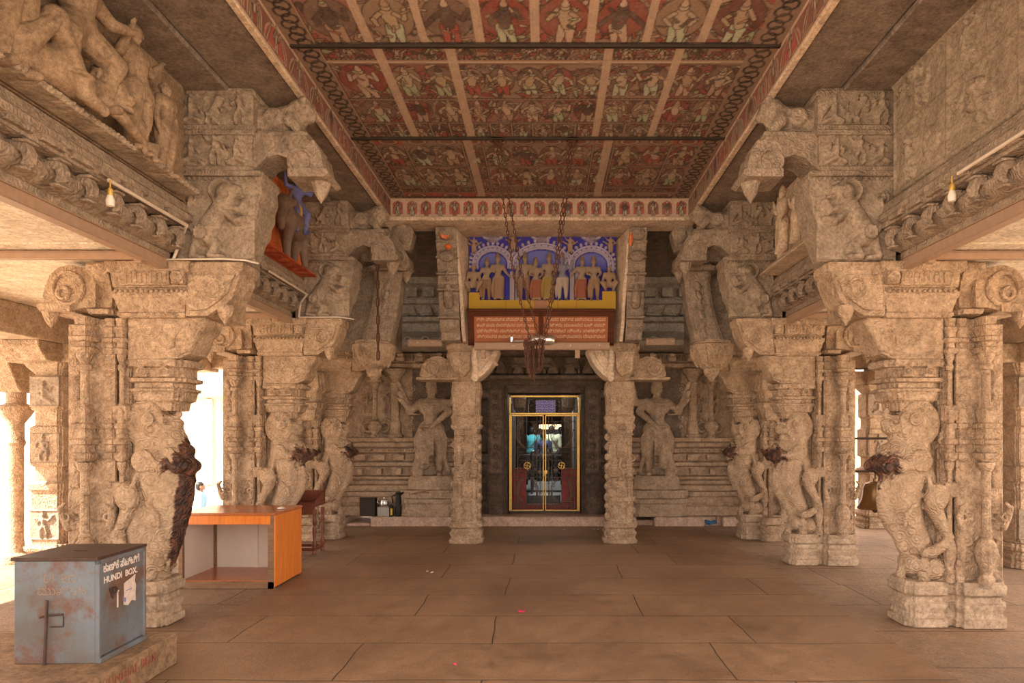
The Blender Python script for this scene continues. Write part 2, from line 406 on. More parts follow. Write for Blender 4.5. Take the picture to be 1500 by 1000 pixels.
def boxmat():
    t=NT('rusted_blue_grey_paint'); n1=t.noise(3.2,8,.72,.3); n2=t.noise(60,3,.7); n3=t.noise(11,6,.7)
    blue=t.mix(t.noise(4,4),(.125,.15,.175),(.185,.205,.225)); blue=t.mix(t.ramp(t.noise(2.2,5,.6),[(.42,0),(.62,.75)]),blue,(.12,.10,.08))
    rust=t.mix(n2,(.06,.03,.02),(.25,.10,.05))
    f=t.math('ADD',n1,t.math('MULTIPLY',n3,.35))
    col=t.mix(t.ramp(f,[(.66,0),(.78,.75)]),blue,rust)
    col=t.mix(t.ramp(n2,[(.66,0),(.7,.8)]),col,rust)
    return t.out(col,t.bump(n2,.25,.004,t.bump(n3,.2,.01)),.5)
M['box']=boxmat()
M['boxtop']=plain('rusted_dark_lid',(.085,.05,.038),.5,.2,.4,14,.3)
M['paper']=plain('torn_paper',(.68,.55,.47),.8,0,.25,30,.3)
M['petal']=plain('magenta_petal',(.75,.05,.16),.6)
M['leafm']=plain('green_leaf',(.16,.26,.05),.6)
M['litter']=plain('white_litter',(.8,.74,.66),.8)
M['blackplastic']=plain('sooty_black',(.02,.017,.015),.5,0,.3)
M['bluecloth']=plain('blue_cloth',(.04,.12,.25),.8)
M['yellowlab']=plain('yellow_label',(.6,.42,.03),.6)
M['basket']=plain('dark_tin',(.05,.038,.03),.5,.4,.4,50)
M['redwall']=plain('red_oxide_paint',(.30,.055,.045),.6,0,.3,8)
M['greyst']=plain('grey_polished_step',(.17,.18,.17),.4,0,.3,6)
M['skin']=plain('brown_skin',(.21,.11,.07),.55,0,.1,20,.05)
M['hair']=plain('black_hair',(.012,.01,.01),.5,0,.2,80,.3)
for k,c in dict(teal=(.06,.30,.32),navy=(.03,.045,.09),olive=(.38,.40,.26),sky=(.32,.47,.58),grey=(.36,.36,.38),shirtblue=(.16,.28,.42),trouser=(.035,.03,.03),white=(.7,.7,.68)).items():
    M['c_'+k]=plain('cloth_'+k,c,.85,0,.2,25,.2)
def emit(name,c,s):
    t=NT(name); t.b.inputs['Emission Color'].default_value=(*c,1); t.b.inputs['Emission Strength'].default_value=s; t.b.inputs['Base Color'].default_value=(*c,1); return t.m
M['lampglow']=emit('lit_altar_lamp',(1,.66,.34),1.3)
M['signglow']=emit('lit_sign',(.30,.22,.45),.25)

# ------------------------------------------------------------------ camera and daylight
cam=bpy.data.cameras.new('camera'); co=bpy.data.objects.new('camera',cam); COL.objects.link(co)
cam.sensor_width=36; cam.lens=24; cam.shift_x=-50/1500; cam.shift_y=137/1500
co.location=(CX,0,EYE); co.rotation_euler=(PI/2,0,0); cam.clip_start=.05; cam.clip_end=300
SC.camera=co
w=bpy.data.worlds.new('daylight'); SC.world=w; w.use_nodes=True
bg=w.node_tree.nodes['Background']; bg.inputs['Color'].default_value=(1,.88,.775,1); bg.inputs['Strength'].default_value=3.0
sl=bpy.data.lights.new('sun','SUN'); so=bpy.data.objects.new('sun',sl); COL.objects.link(so)
sl.energy=16; sl.angle=.01; sl.color=(1,.9,.76); so.location=(-20,-10,20)
so.rotation_euler=Vector((.62,.38,-.78)).to_track_quat('-Z','Y').to_euler()
SC.view_settings.view_transform='Standard'; SC.view_settings.look='None'; SC.view_settings.gamma=1; SC.view_settings.use_curve_mapping=False
SC.view_settings.exposure=0.82
SC.cycles.diffuse_bounces=7; SC.cycles.max_bounces=10

# ------------------------------------------------------------------ hall shell
F0=0.2; HX=2.04; BW=3.07; ZS=4.62; ZC=4.89; ZA=3.14
def Sx(s,*a): return tuple(s*x for x in a)
struct(MB().bx(-2.86,2.86,-2.2,13.4,-1.4,0).build('floor',M['floor'],None,0))
for s,nm in ((-1,'left'),(1,'right')):
    o=MB().bx(s*2.86,s*7.4,-2.2,14,-1.4,-.005).build('floor_aisle_'+nm,M['roughfloor'],None,0); struct(o)
# outer ground
struct(MB().bx(-60,60,-40,70,-1.5,-1.39).build('floor_courtyard',M['outst'],None,0))
# ---- painting helpers
def sstep(d,r,a=.006): return np.clip((r-d)/a+.5,0,1)[...,None]
class Paint:
    def __init__(s,U,V,ground):
        s.U,s.V=U,V; s.C=np.ones(U.shape+(3,))*np.array(ground)
        s.rs=np.random.RandomState(11)
    def disc(s,u,v,ru,rv,c,outline=True,a=.9):
        d=np.hypot((s.U-u)/ru,(s.V-v)/rv)*min(ru,rv); r=min(ru,rv)
        if outline: s.C=s.C*(1-sstep(d,r+.011)*.8)+np.array((.05,.03,.025))*sstep(d,r+.011)*.8
        s.C=s.C*(1-sstep(d,r)*a)+np.array(c)*sstep(d,r)*a
    def cap(s,p,q,r1,r2,c,outline=True,a=.9):
        d,t=seg_d(s.U,s.V,p,q); d=d-(r1+(r2-r1)*t)
        if outline: m=sstep(d,.011)*.8; s.C=s.C*(1-m)+np.array((.05,.03,.025))*m
        m=sstep(d,0)*a; s.C=s.C*(1-m)+np.array(c)*m
    def ring(s,u,v,R,r,c,a=.9):
        d=np.abs(np.hypot(s.U-u,s.V-v)-R); m=sstep(d,r)*a; s.C=s.C*(1-m)+np.array(c)*m
    def rect(s,u0,v0,u1,v1,c,a=1):
        m=((s.U>=u0)&(s.U<=u1)&(s.V>=v0)&(s.V<=v1))[...,None]*a; s.C=s.C*(1-m)+np.array(c)*m
    def arch(s,u0,v0,u1,v1,c,edge):
        w=(u1-u0)/2; cu=(u0+u1)/2; sp=v1-w*.75
        for k,(g,cc) in enumerate(((0,edge),(.018,c))):
            m=(((np.abs(s.U-cu)<w-g)&(s.V>=v0+g)&(s.V<=sp))|(((s.U-cu)**2/(w-g)**2+(s.V-sp)**2/(w*.75-g)**2<1)&(s.V>=sp)))[...,None]
            s.C=s.C*(1-m)+np.array(cc)*m
CRM=(.47,.34,.25); RED=(.34,.085,.065); DRK=(.10,.07,.058); GRN=(.33,.36,.23); OCH=(.38,.26,.18); BRN=(.25,.165,.12); MRN=(.21,.085,.065)
def pfig(P,u,v,s,rr,flip=1):
    """painted figure: feet at (u,v), height s along v*flip"""
    Y=lambda b:v+b*s*flip
    skin=rr.choice([CRM,OCH,(.40,.30,.2),DRK,(.42,.33,.24)]); cl=rr.choice([GRN,(.4,.42,.3),RED,OCH,CRM])
    sw=rr.uniform(-.06,.06)*s
    P.cap((u-.07*s,Y(.02)),(u-.05*s+sw,Y(.42)),.045*s,.09*s,cl); P.cap((u+.1*s,Y(.02)),(u+.05*s+sw,Y(.42)),.045*s,.09*s,cl)
    P.cap((u+sw,Y(.42)),(u+sw*.3,Y(.74)),.075*s,.12*s,skin)
    for q in (-1,1):
        e=(u+q*.24*s,Y(.6)); P.cap((u+q*.12*s,Y(.74)),e,.04*s,.035*s,skin); P.cap(e,(u+q*rr.uniform(.1,.36)*s,Y(rr.choice((.45,.85)))),.035*s,.03*s,skin)
    P.disc(u+sw*.3,Y(.9),.07*s,.08*s,skin); P.cap((u+sw*.3,Y(.97)),(u+sw*.3,Y(1.08)),.06*s,.02*s,rr.choice([OCH,CRM,DRK]))
def pscene(P,u0,v0,u1,v1,rr,n=1,flip=-1,swirl=True):
    """one painted panel: lobed arch, swirling foliage, figures; flip -1 = heads towards v0"""
    W=u1-u0;H=v1-v0
    P.rect(u0,v0,u1,v1,rr.choice([MRN,BRN,BRN,(.25,.12,.09),(.27,.17,.12)]))
    m=.018; lo=(u0+m,v0+m,u1-m,v1-m)
    for k in range(int(W*H*130)+8):
        c=rr.choice([RED,RED,BRN,DRK,OCH,CRM,(.22,.17,.12),GRN])
        a=rr.uniform(0,6.28); cu,cv=rr.uniform(lo[0],lo[2]),rr.uniform(lo[1],lo[3]); L=rr.uniform(.03,.13)
        e=(min(max(cu+L*math.cos(a),lo[0]),lo[2]),min(max(cv+L*math.sin(a),lo[1]),lo[3]))
        P.cap((cu,cv),e,rr.uniform(.008,.03),.006,c,True,.75)
    for i in range(n):
        cu=u0+(i+.5)*W/n; s=min(H*.8,W/n*1.5)
        base=v0+H/2-flip*s*.52
        P.disc(cu,v0+H/2+flip*s*.1,min(W/n*.42,s*.42),s*.5,rr.choice([RED,BRN,BRN,MRN,OCH]),True,.55)
        pfig(P,cu,base,s,rr,flip)
        for k in range(7):
            a=rr.uniform(0,6.28); c0=(cu+rr.uniform(-.4,.4)*W/n,v0+H*rr.uniform(.1,.9)); L=rr.uniform(.03,.09); P.cap(c0,(min(max(c0[0]+L*math.cos(a),u0+m),u1-m),min(max(c0[1]+L*math.sin(a),v0+m),v1-m)),rr.uniform(.006,.016),.004,rr.choice([CRM,GRN,DRK,OCH,RED]),True,.8)
    for i in range(int(W/.045)):
        P.disc(u0+m+(i+.5)*.045*(W-2*m)/W,(v1-m*.8) if flip<0 else (v0+m*.8),.018,.012,CRM,True,.7)
    for q in ((u0,v0,u1,v0),(u0,v1,u1,v1),(u0,v0,u0,v1),(u1,v0,u1,v1)):
        P.cap(q[:2],q[2:],.006,.006,OCH,True,.9)
# ceiling: u = x+HX, v = y-Y0
Y0=4.7; YC=9.35
def paint_ceiling(U,V):
    P=Paint(U,V,BRN); rr=random.Random(5); W=2*HX
    yj=[0,.35,.98,2.75,YC-Y0]    # row borders (v): joints at y 5.05, 5.68, 7.40, 9.35
    m=.22                         # chain border
    # row 0 and 1 : eight panels each
    def row(v0,v1,edges,n,split=None):
        for a,b in zip(edges[:-1],edges[1:]):
            if split is None: pscene(P,a,v0,b,v1,rr,n(a,b))
            else:
                z0=v0
                for fr,k in split:
                    z1=v0+(v1-v0)*fr
                    if k=='s': pscene(P,a,z0,b,z1,rr,max(1,int((b-a)/.26)))
                    elif k=='t':
                        q=max(1,int((b-a)/.2))
                        for i in range(q): pscene(P,a+(b-a)*i/q,z0,a+(b-a)*(i+1)/q,z1,rr,1)
                    elif k=='m':
                        P.rect(a,z0,b,z1,rr.choice([BRN,RED])); q=max(1,int((b-a)/((z1-z0)*1.6)))
                        for i in range(q): P.disc(a+(b-a)*(i+.5)/q,(z0+z1)/2,(z1-z0)*.55,(z1-z0)*.38,OCH); P.disc(a+(b-a)*(i+.5)/q,(z0+z1)/2,(z1-z0)*.3,(z1-z0)*.2,MRN)
                    elif k=='c': P.rect(a,z0,b,z1,CRM,.8)
                    z0=z1
    e8=[m+(W-2*m)*i/8 for i in range(9)]
    row(yj[0],yj[1],e8,lambda a,b:1); row(yj[1],yj[2],e8,lambda a,b:1)
    cx=W/2
    e5=[m,cx-1.33,cx-.72,cx+.62,cx+1.22,W-m]
    row(yj[2],yj[3],e5,None,[(.13,'s'),(.16,'c'),(.52,'s'),(.8,'s'),(1,'t')])
    row(yj[3],yj[4],[m,cx-1.5,cx-.85,cx-.62,cx+.62,cx+.85,cx+1.5,W-m],None,[(.1,'m'),(.42,'s'),(.78,'s'),(.88,'t'),(1,'m')])
    for x in e8[1:-1]: P.rect(x-.035,yj[0],x+.035,yj[2],CRM,.85)
    for x in e5[1:-1]: P.rect(x-.04,yj[2],x+.04,yj[3],CRM,.85)
    for x in (cx-.78,cx+.78): P.rect(x-.05,yj[3],x+.05,yj[4],CRM,.75)
    P.rect(0,yj[1]-.035,W,yj[1]+.035,CRM,.8)
    for v in (yj[2],yj[3],yj[4]-.03):
        P.rect(0,v-.045,W,v+.045,(.035,.028,.025),.9)
        for i in range(int(W/.07)): P.disc(i*.07+.02,v,.02,.012,(.22,.16,.12),False)
    # chain of dark rings down both sides
    for u,a in ((.12,1),(W-.12,1)):
        P.rect(u-.12,0,u+.1,YC-Y0,(.24,.16,.115),.95)
        k=0; v=.03
        while v<YC-Y0:
            P.ring(u+(.018 if k%2 else -.018),v,.058,.0105,(.02,.016,.015)); v+=.083; k+=1
    # soot around the swing hooks
    for (hx,hy) in ((-.5,7.45),(.3,7.45),(-.1,7.5)):
        d=np.hypot((U-(hx+HX))/.28,(V-(hy-Y0))/.10); mm=np.clip(1.1-d,0,1)[...,None]*.75; P.C=P.C*(1-mm)+np.array((.02,.018,.016))*mm
    return P.C*1.0
# v axis to +y, u axis to -x gives a normal pointing down
def flipU(f,W): return lambda U,V:f(W-U,V)
cl=relief('ceiling',M['mural'],(HX,Y0,ZC),(-1,0,0),(0,1,0),2*HX,YC-Y0,[],.0105,None,.12,0,flipU(paint_ceiling,2*HX)); struct(cl)
def paint_plainceil(U,V):
    P=Paint(U,V,BRN); rr=random.Random(9)
    for i in range(8):
        for j in range(4): pscene(P,.2+i*.46,j*.98+.05,.2+(i+1)*.46,(j+1)*.98,rr,1)
    return P.C
c2=relief('ceiling_entrance_bay',M['mural'],(HX,F0,ZC),(-1,0,0),(0,1,0),2*HX,Y0-F0,[],.04,None,.12,0,paint_plainceil); struct(c2)
# ceiling slabs meet in raised joints
for i,y in enumerate((5.68,7.45)):
    struct(MB().bx(-HX,HX,y-.02,y+.02,ZC-.018,ZC+.01).build('trim_%d'%(i+1),M['blackiron'],None,0,.004))
# side beams with painted faces
def paint_beam(U,V):
    P=Paint(U,V,CRM); rr=random.Random(3); H=.27
    P.rect(0,.035,20,H-.03,MRN)
    u=.0
    while u<U.max():
        w=rr.choice((.3,.42,.5)); P.arch(u+.02,.04,u+w-.02,H-.03,rr.choice([RED,MRN,BRN]),OCH)
        pfig(P,u+w/2,.05,.19,rr,1)
        P.cap((u+.06,.05),(u+w*.3,H-.06),.012,.006,rr.choice([GRN,CRM,OCH])); P.cap((u+w-.06,.05),(u+w*.72,H-.07),.012,.006,rr.choice([GRN,CRM,OCH]))
        u+=w
    P.rect(0,0,20,.022,CRM)
    return P.C
def paint_frieze(U,V):
    P=Paint(U,V,(.45,.31,.22)); rr=random.Random(4); H=.27; n=21; w=2*HX/n
    for i in range(n):
        P.arch(i*w+.008,.035,(i+1)*w-.008,H-.02,rr.choice([RED,(.36,.09,.06),MRN]),CRM)
        pfig(P,(i+.5)*w,.045,.17,rr,1)
    return P.C
for s,nm in ((-1,'left'),(1,'right')):
    a,b=sorted((s*HX,s*(HX+.5)))
    o=MB().bx(a+(.0 if s>0 else 0),b,-2.2,9.85,ZS,5.05)
    # keep the face behind the painted skin
    o=MB().bx(s*(HX+.02),s*(HX+.3),F0,9.85,ZS+.005,5.05).build('beam_'+nm,M['plainst'],None,0,.01); struct(o)
    if s<0: r=relief('trim_painted_beam_left',M['mural'],(-HX,1.5,ZS),(0,1,0),(0,0,1),9.35-1.5,.27,[],.0115,None,.02,0,paint_beam)
    else: r=relief('trim_painted_beam_right',M['mural'],(HX,9.35,ZS),(0,-1,0),(0,0,1),9.35-1.5,.27,[],.0115,None,.02,0,paint_beam)
    # uv handedness: normal must face the aisle
    struct(r)
    # pale plaster arris along the foot of the beam
    struct(MB().bx(s*(HX-.008),s*(HX+.05),F0,9.36,ZS-.02,ZS+.008).build('trim_arris_'+nm,M['plaster'],None,0,.006))
    # soffit slabs between beam and clerestory wall, two strips
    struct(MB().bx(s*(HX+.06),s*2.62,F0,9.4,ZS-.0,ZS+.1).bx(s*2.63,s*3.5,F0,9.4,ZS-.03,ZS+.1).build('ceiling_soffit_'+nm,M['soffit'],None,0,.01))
# cross beam with figure frieze over the vestibule
struct(MB().bx(-HX-.4,HX+.4,9.37,9.85,ZS+.02,5.05).build('beam_vestibule',M['plainst'],None,0,.01))
struct(relief('trim_painted_frieze',M['mural'],(-HX,9.35,ZS),(1,0,0),(0,0,1),2*HX,.27,[],.0115,None,.02,0,paint_frieze))
ms=MB(); ms.bx(-HX-.1,HX+.1,9.30,9.8,ZS-.045,ZS+.0)
for i in range(68): ms.bx(-HX+.03+i*.06,-HX+.055+i*.06,9.285,9.31,ZS-.04,ZS-.015)
struct(ms.build('trim_frieze_moulding',M['plaster'],None,0,.004))
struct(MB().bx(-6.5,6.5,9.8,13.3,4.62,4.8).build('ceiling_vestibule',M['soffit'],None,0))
# side aisle ceilings
for s,nm in ((-1,'left'),(1,'right')):
    m=MB()
    ys=[F0,1.6,3.4,5.3,7.1,8.7,10.4,12.4]
    for a,b in zip(ys[:-1],ys[1:]): m.bx(s*3.2,s*6.9,a+.006,b-.006,ZA,ZA+.14)
    struct(m.build('ceiling_aisle_'+nm,M['aisleceil'],None,0,.01))
    m=MB().bx(s*3.2,s*6.9,F0,12.4,ZA+.13,ZA+.4); m.bx(s*5.85,s*6.35,F0,12.4,ZA-.36,ZA)
    for y in (8.62,12.1): m.bx(s*3.9,s*5.85,y,y+.35,ZA-.3,ZA)
    struct(m.build('beam_aisle_'+nm,M['plainst'],None,0,.012))
    # eave above the aisle edge
    struct(MB().prism([(s*6.9,ZA-.02),(s*6.9,ZA+.4),(s*7.6,ZA-.12),(s*7.6,ZA-.2)],'y',F0,12.4).build('trim_eave_'+nm,M['plainst'],None,0))
# ------------------------------------------------------------------ clerestory walls above the aisles
def face(s):   # in-plane axis so that the relief normal looks at the aisle (x towards 0)
    return (0,1,0) if s<0 else (0,-1,0)
def bay(s,nm,y0,y1,idx,relief_wall):
    X=lambda q:s*q
    # wall core
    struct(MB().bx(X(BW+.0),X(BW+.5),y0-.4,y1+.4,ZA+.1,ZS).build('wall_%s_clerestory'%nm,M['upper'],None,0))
    # lintel, curved eave (kapota), notched band and wave-crested ledge as one continuous cornice
    prof=[(3.2,3.14),(3.09,3.14),(3.09,3.19),(3.05,3.20),(3.00,3.235),(2.975,3.28),(2.975,3.315),(3.04,3.345),(3.04,3.375),
          (2.93,3.385),(2.93,3.44),(2.90,3.45),(2.90,3.50),(2.925,3.52),(2.95,3.60),(3.0,3.625),(3.2,3.63)]
    m=MB().prism([(X(a),b) for a,b in prof],'y',y0,y1)
    y=y0+.18
    while y<y1-.1:   # eave brackets
        m.prism([(X(3.06),3.37),(X(2.92),3.345),(X(2.895),3.29),(X(2.905),3.23),(X(2.94),3.205),(X(2.955),3.225),(X(2.94),3.25),(X(2.95),3.29),(X(3.0),3.31)],'y',y-.034,y+.034)
        m.bx(X(2.90),X(2.99),y-.05,y+.05,3.345,3.362); m.bx(X(2.915),X(2.98),y-.045,y+.045,3.19,3.208)
        y+=.275
    y=y0+.1
    k=0
    while y<y1-.05:  # notches hang under the ledge
        m.bx(X(2.893),X(3.0),y-.10,y+.10,3.405,3.448)
        y+=.27
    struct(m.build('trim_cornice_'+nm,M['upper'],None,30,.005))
    L=y1-y0
    if relief_wall:
        H=ZS-3.66; pr=[]; rr=random.Random(12+idx)
        n=max(2,int(L/.62)); w=L/n
        pr.append(('b',0,0,L,.04,.02)); pr.append(('b',0,H-.05,L,H,.03)); pr.append(('b',0,H*.52,L,H*.52+.035,.018))
        for i in range(n+1): pr.append(('b',i*w-.02,0,i*w+.02,H,.015))
        for i in range(n):
            for v in (.06,H*.56+.02):
                if (i+int(v*2))%2: pr+=rlion(i*w+w/2,v+.02,.34,.05,rr.choice((-1,1)))+rscroll(i*w+.04,v+.22,i*w+.2,v+.38,.02,rr)
                else: pr+=rfig(i*w+w*.35,v,.33,.05,rr)+rscroll(i*w+w*.55,v+.03,i*w+w-.05,v+.33,.02,rr)
        struct(relief('trim_carved_frieze_'+nm,M['relief'],(X(BW-.03),y0 if s<0 else y1,3.66),face(s),(0,0,1),L,H,pr,.012,None,.04))
    # painted steel channel under the cornice with its cross channel
    t=empty('netting_rail',(X(3.1),y0,3.1))
    lab={('left',0):'brown painted steel channel rail under the near left cornice',('right',0):'brown painted steel channel rail under the near right cornice',
         ('left',1):'brown steel channel rail below the painted rider niche',('right',1):'brown steel channel rail under the farther right cornice',
         ('left',2):'short steel channel rail between second and third left pillars',('right',2):'short steel channel rail between second and third right pillars'}[(nm,idx)]
    tag(t,lab,'rail','steel channel rails along the aisle eaves')
    c=MB().bx(0,s*.05,0,L,-.045,.035).bx(-s*.012,s*.07,0,L,.035,.043).bx(-s*.012,s*.07,0,L,-.053,-.045); c.build('side_channel',M['steelpaint'],t,0,.003)
    c=MB().bx(s*.05,s*2.75,L-.3,L-.25,-.035,.02).bx(s*.05,s*2.75,L-.31,L-.24,.02,.028); c.build('cross_channel',M['steelpaint'],t,0,.003)
    MB().bx(s*.05,s*.11,L-.32,L-.26,-.07,.05).build('corner_bracket',M['steelpaint'],t,0,.003)
    return t
for s,nm in ((-1,'left'),(1,'right')):
    bay(s,nm,2.7,5.78,0,s>0); bay(s,nm,6.35,8.55,1,False); bay(s,nm,9.15,10.5,2,True)
    bay(s,nm,-1.9,2.3,3,False) if False else None
    struct(MB().bx(s*BW,s*(BW+.5),F0,2.4,ZA,ZS).build('wall_%s_entrance'%nm,M['upper'],None,0))
# plain niche backs
struct(MB().bx(-3.065,-2.98,3.0,5.78,3.63,ZS).build('wall_left_niche_back',M['stucco'],None,0))

# ------------------------------------------------------------------ yali pillars
# profile data read off the near right pillar: u = outward distance from the yali side, z = height
K=.0058
def q(px,py): return ((px-800)*.00595-2.81, EYE+(637-py)*.00595)
def col_stain(o,fn):
    me=o.data; a=me.attributes.new('stain','FLOAT','POINT')
    n=len(me.vertices); c=np.empty(n*3); me.vertices.foreach_get('co',c); c=c.reshape(-1,3)
    a.data.foreach_set('value',fn(c).astype(np.float32).ravel())
def redent(n=1,a=.72,b=.86):
    # stepped plan of a temple pier
    return [(-1,-a),(-b,-a),(-b,-b),(-a,-b),(-a,-1),(a,-1),(a,-b),(b,-b),(b,-a),(1,-a),(1,a),(b,a),(b,b),(a,b),(a,1),(-a,1),(-a,b),(-b,b),(-b,a),(-1,a)]
BASE=[(0,1.06),(.07,1.06),(.075,1.0),(.12,.97),(.17,1.04),(.2,1.04),(.215,.95),(.26,.95),(.28,1.05),(.34,1.07),(.36,1.0),(.39,1.0)]
def base_st(m,cx,cy,hx,hy,H=.39,bs=BASE):
    k=H/.39
    m.stack(cx,cy,[(z*k,hx+(f-1)*.32,hy+(f-1)*.32) for z,f in bs],redent())
def lotus_bud(m,x,y,z,r=.055):
    """pendant bud, top at z"""
    m.lathe(x,y,[(z+.02,r*1.15)[::-1],(r*1.25,z),(r*1.1,z-r*.4),(r*.85,z-r*1.2),(r*.5,z-r*1.8),(r*.2,z-r*2.2),(.002,z-r*2.5)][::-1],10)
def miniature_shrine(m,x,y,z,w,k=1):
    """stack of tiny cornices and domes, bottom at z, height ~.55k"""
    lv=[(0,.7),(.02,.95),(.05,.95),(.06,.7),(.1,.7),(.11,1.0),(.14,1.05),(.15,.75),(.2,.7),(.21,.95),(.235,1),(.25,.6),(.3,.6),(.31,.8),(.33,.8),(.345,.5),(.37,.55),(.40,.6),(.43,.5),(.45,.28),(.47,.12),(.5,.05)]
    m.stack(x,y,[(z+a*k,w*f,w*f*.9) for a,f in lv],redent())
def colonnette(name,x,y,r,z0,z1,par,detail=True):
    """slim engaged column: pot, shaft, small shrines and capitals"""
    m=MB(); H=z1-z0
    P=[(r*1.5,0),(r*1.6,.02),(r*1.1,.035),(r*1.3,.06),(r*2.0,.10),(r*2.1,.125),(r*1.6,.155),(r*.9,.17),(r*1.2,.18),(r*.85,.19),(r*.8,.33),(r*1.1,.34),(r*.8,.35),(r*.8,.42),
       (r*1.2,.43),(r*1.5,.45),(r*1.5,.455),(r*.9,.46)]
    m.lathe(x,y,[(a,z0+b*H) for a,b in P],10)
    k=H*.42
    m.stack(x,y,[(z0+H*(.46+a),r*f,r*f) for a,f in [(0,1.2),(.012,1.9),(.03,1.9),(.035,1.3),(.06,1.3),(.065,2.0),(.08,2.1),(.088,1.4),(.12,1.4),(.125,1.8),(.14,1.8),(.146,1.1),(.16,1.3),(.19,1.4),(.205,1.0),(.22,.5)]],redent())
    m.lathe(x,y,[(a,z0+b*H) for a,b in [(r*.75,.66),(r*.75,.80),(r*1.15,.805),(r*1.25,.82),(r*.8,.83),(r*1.4,.85),(r*1.5,.86),(r*1.5,.865)]],10)
    m.stack(x,y,[(z0+H*(.865+a),r*f,r*f) for a,f in [(0,1.6),(.01,1.95),(.02,1.95),(.024,1.3),(.04,1.3),(.045,2.1),(.058,2.2),(.064,1.5),(.08,1.5),(.09,1.9),(.1,1.9),(.106,1.3),(.135,1.5)]],redent())
    return m.build(name,M['pillar'],par,30)
def scale_pts(P): return [(q(a,b),r*K) for a,b,r in P]
def yali_mb(sy=.23,broken=False):
    """rearing lion beast standing on a small elephant; local u,z with depth y about sy"""
    m=MB()
    def L(P,dy=0,n=12):
        pts=[];rad=[]
        for a,b,r in P:
            u,z=q(a,b); pts.append((u,sy+dy,z)); rad.append(r*K)
        m.limb(pts,rad,n)
    def E(a,b,ra,rb,rd,rot=0,dy=0):
        u,z=q(a,b); m.sph((u,sy+dy,z),(ra*K,rd*K,rb*K),(0,rot,0),14,10)
    # head with snout, brow, curled upper lip, mane ring
    E(1326,622,27,30,25); E(1303,627,19,12,19); E(1292,620,9,8,13); E(1303,612,11,6,15); E(1306,642,14,7,15); L([(1296,612,5),(1289,606,5),(1292,600,4)])
    for d in (-.11,.11):
        u,z=q(1330,620)
        m.sph((u,sy+d*.55,z),(29*K,.075,33*K),None,18,12); m.torus((u,sy+d,z),27*K,3.5*K,'y',26,8,1,1.18); m.torus((u,sy+d*1.08,z),20*K,2.2*K,'y',22,8,1,1.2)
        for i in range(22):
            a=2*PI*i/22; m.sph((u+math.cos(a)*24*K,sy+d*1.18,z+math.sin(a)*28*K),2.6*K,None,6,5)
        u,z=q(1322,614); m.sph((u,sy+d*1.35,z),(7*K,6*K,6*K)); m.torus((u,sy+d*1.38,z),9*K,1.6*K,'y',16,6); u,z=q(1333,604); m.limb([(u,sy+d*1.2,z),(u+.03,sy+d*1.25,z+.05),(u+.075,sy+d*1.1,z+.04)],[.018,.02,.012])
        u,z=q(1312,630); m.limb([(u,sy+d*1.1,z),(u+.05,sy+d*1.25,z+.0),(u+.09,sy+d*1.3,z+.035)],[.012,.014,.01])
    # neck, chest, belly
    L([(1330,645,25),(1322,670,33),(1316,705,31),(1316,740,26),(1326,775,22),(1340,800,18)])
    E(1300,668,24,22,24)
    # shoulder discs
    for d in (-.19,.19):
        u,z=q(1325,674); m.torus((u,sy+d,z),14*K,3*K,'y',20,8); m.sph((u,sy+d*.95,z),(13*K,5*K,13*K))
        # fore leg reaching forward onto the beast's trunk
        L([(1325,674,12),(1302,682,11),(1288,676,10),(1279,684,10)],d*.8)
        # hind leg : haunch, shank, paw
        u,z=q(1349,727); m.torus((u,sy+d,z),13*K,3*K,'y',20,8); m.sph((u,sy+d*.9,z),(18*K,12*K,22*K),(0,.3,0))
        L([(1346,740,12),(1360,768,9),(1369,785,8),(1362,797,8),(1346,806,9),(1336,808,8)],d*.75)
        # ribs / folds on the flank
        L([(1334,690,3),(1340,708,3.5),(1338,726,3)],d*.9); L([(1322,735,3),(1306,752,3.5),(1304,768,3)],d*.85)
    # back line to haunch
    L([(1338,680,17),(1346,702,17),(1350,728,18)])
    # trunk and tusked bulge in front (held elephant head)
    L([(1286,676,13),(1281,684,13),(1293,700,9)]); L([(1288,706,10),(1286,730,11),(1289,752,11),(1298,772,10),(1308,786,9),(1316,806,9)])
    # elephant underfoot
    E(1352,832,26,22,30); E(1326,826,16,18,24); L([(1317,830,8),(1311,843,7),(1316,856,6)])
    for a in (1338,1366):
        for d in (-.09,.09): L([(a,835,8),(a,856,8)],d)
    for d in (-.13,.13): E(1334,824,8,11,5,0,d)
    L([(1370,822,4),(1378,838,3)])
    # tail curling on the slab
    for d in (-.1,.1): L([(1362,735,5),(1372,715,5),(1378,690,5),(1372,665,5),(1362,645,5),(1368,622,5),(1380,612,4)],d)
    return m
def rubble(seed,n,f):
    rr=random.Random(seed); m=MB()
    for i in range(n):
        p,r=f(rr,i/n); m.sph(p,(r*rr.uniform(.7,1.3),r*rr.uniform(.7,1.2),r*rr.uniform(.5,1)),(rr.uniform(0,3),rr.uniform(0,3),0),7,5)
    return m
def mirror(m,s):
    if s<0: m.v=[(-a,b,c) for a,b,c in m.v]
    return m
def Bd(m,s,name,mat,par,smooth=30,bevel=0):
    mirror(m,s); return m.build(name,mat,par,smooth,bevel)
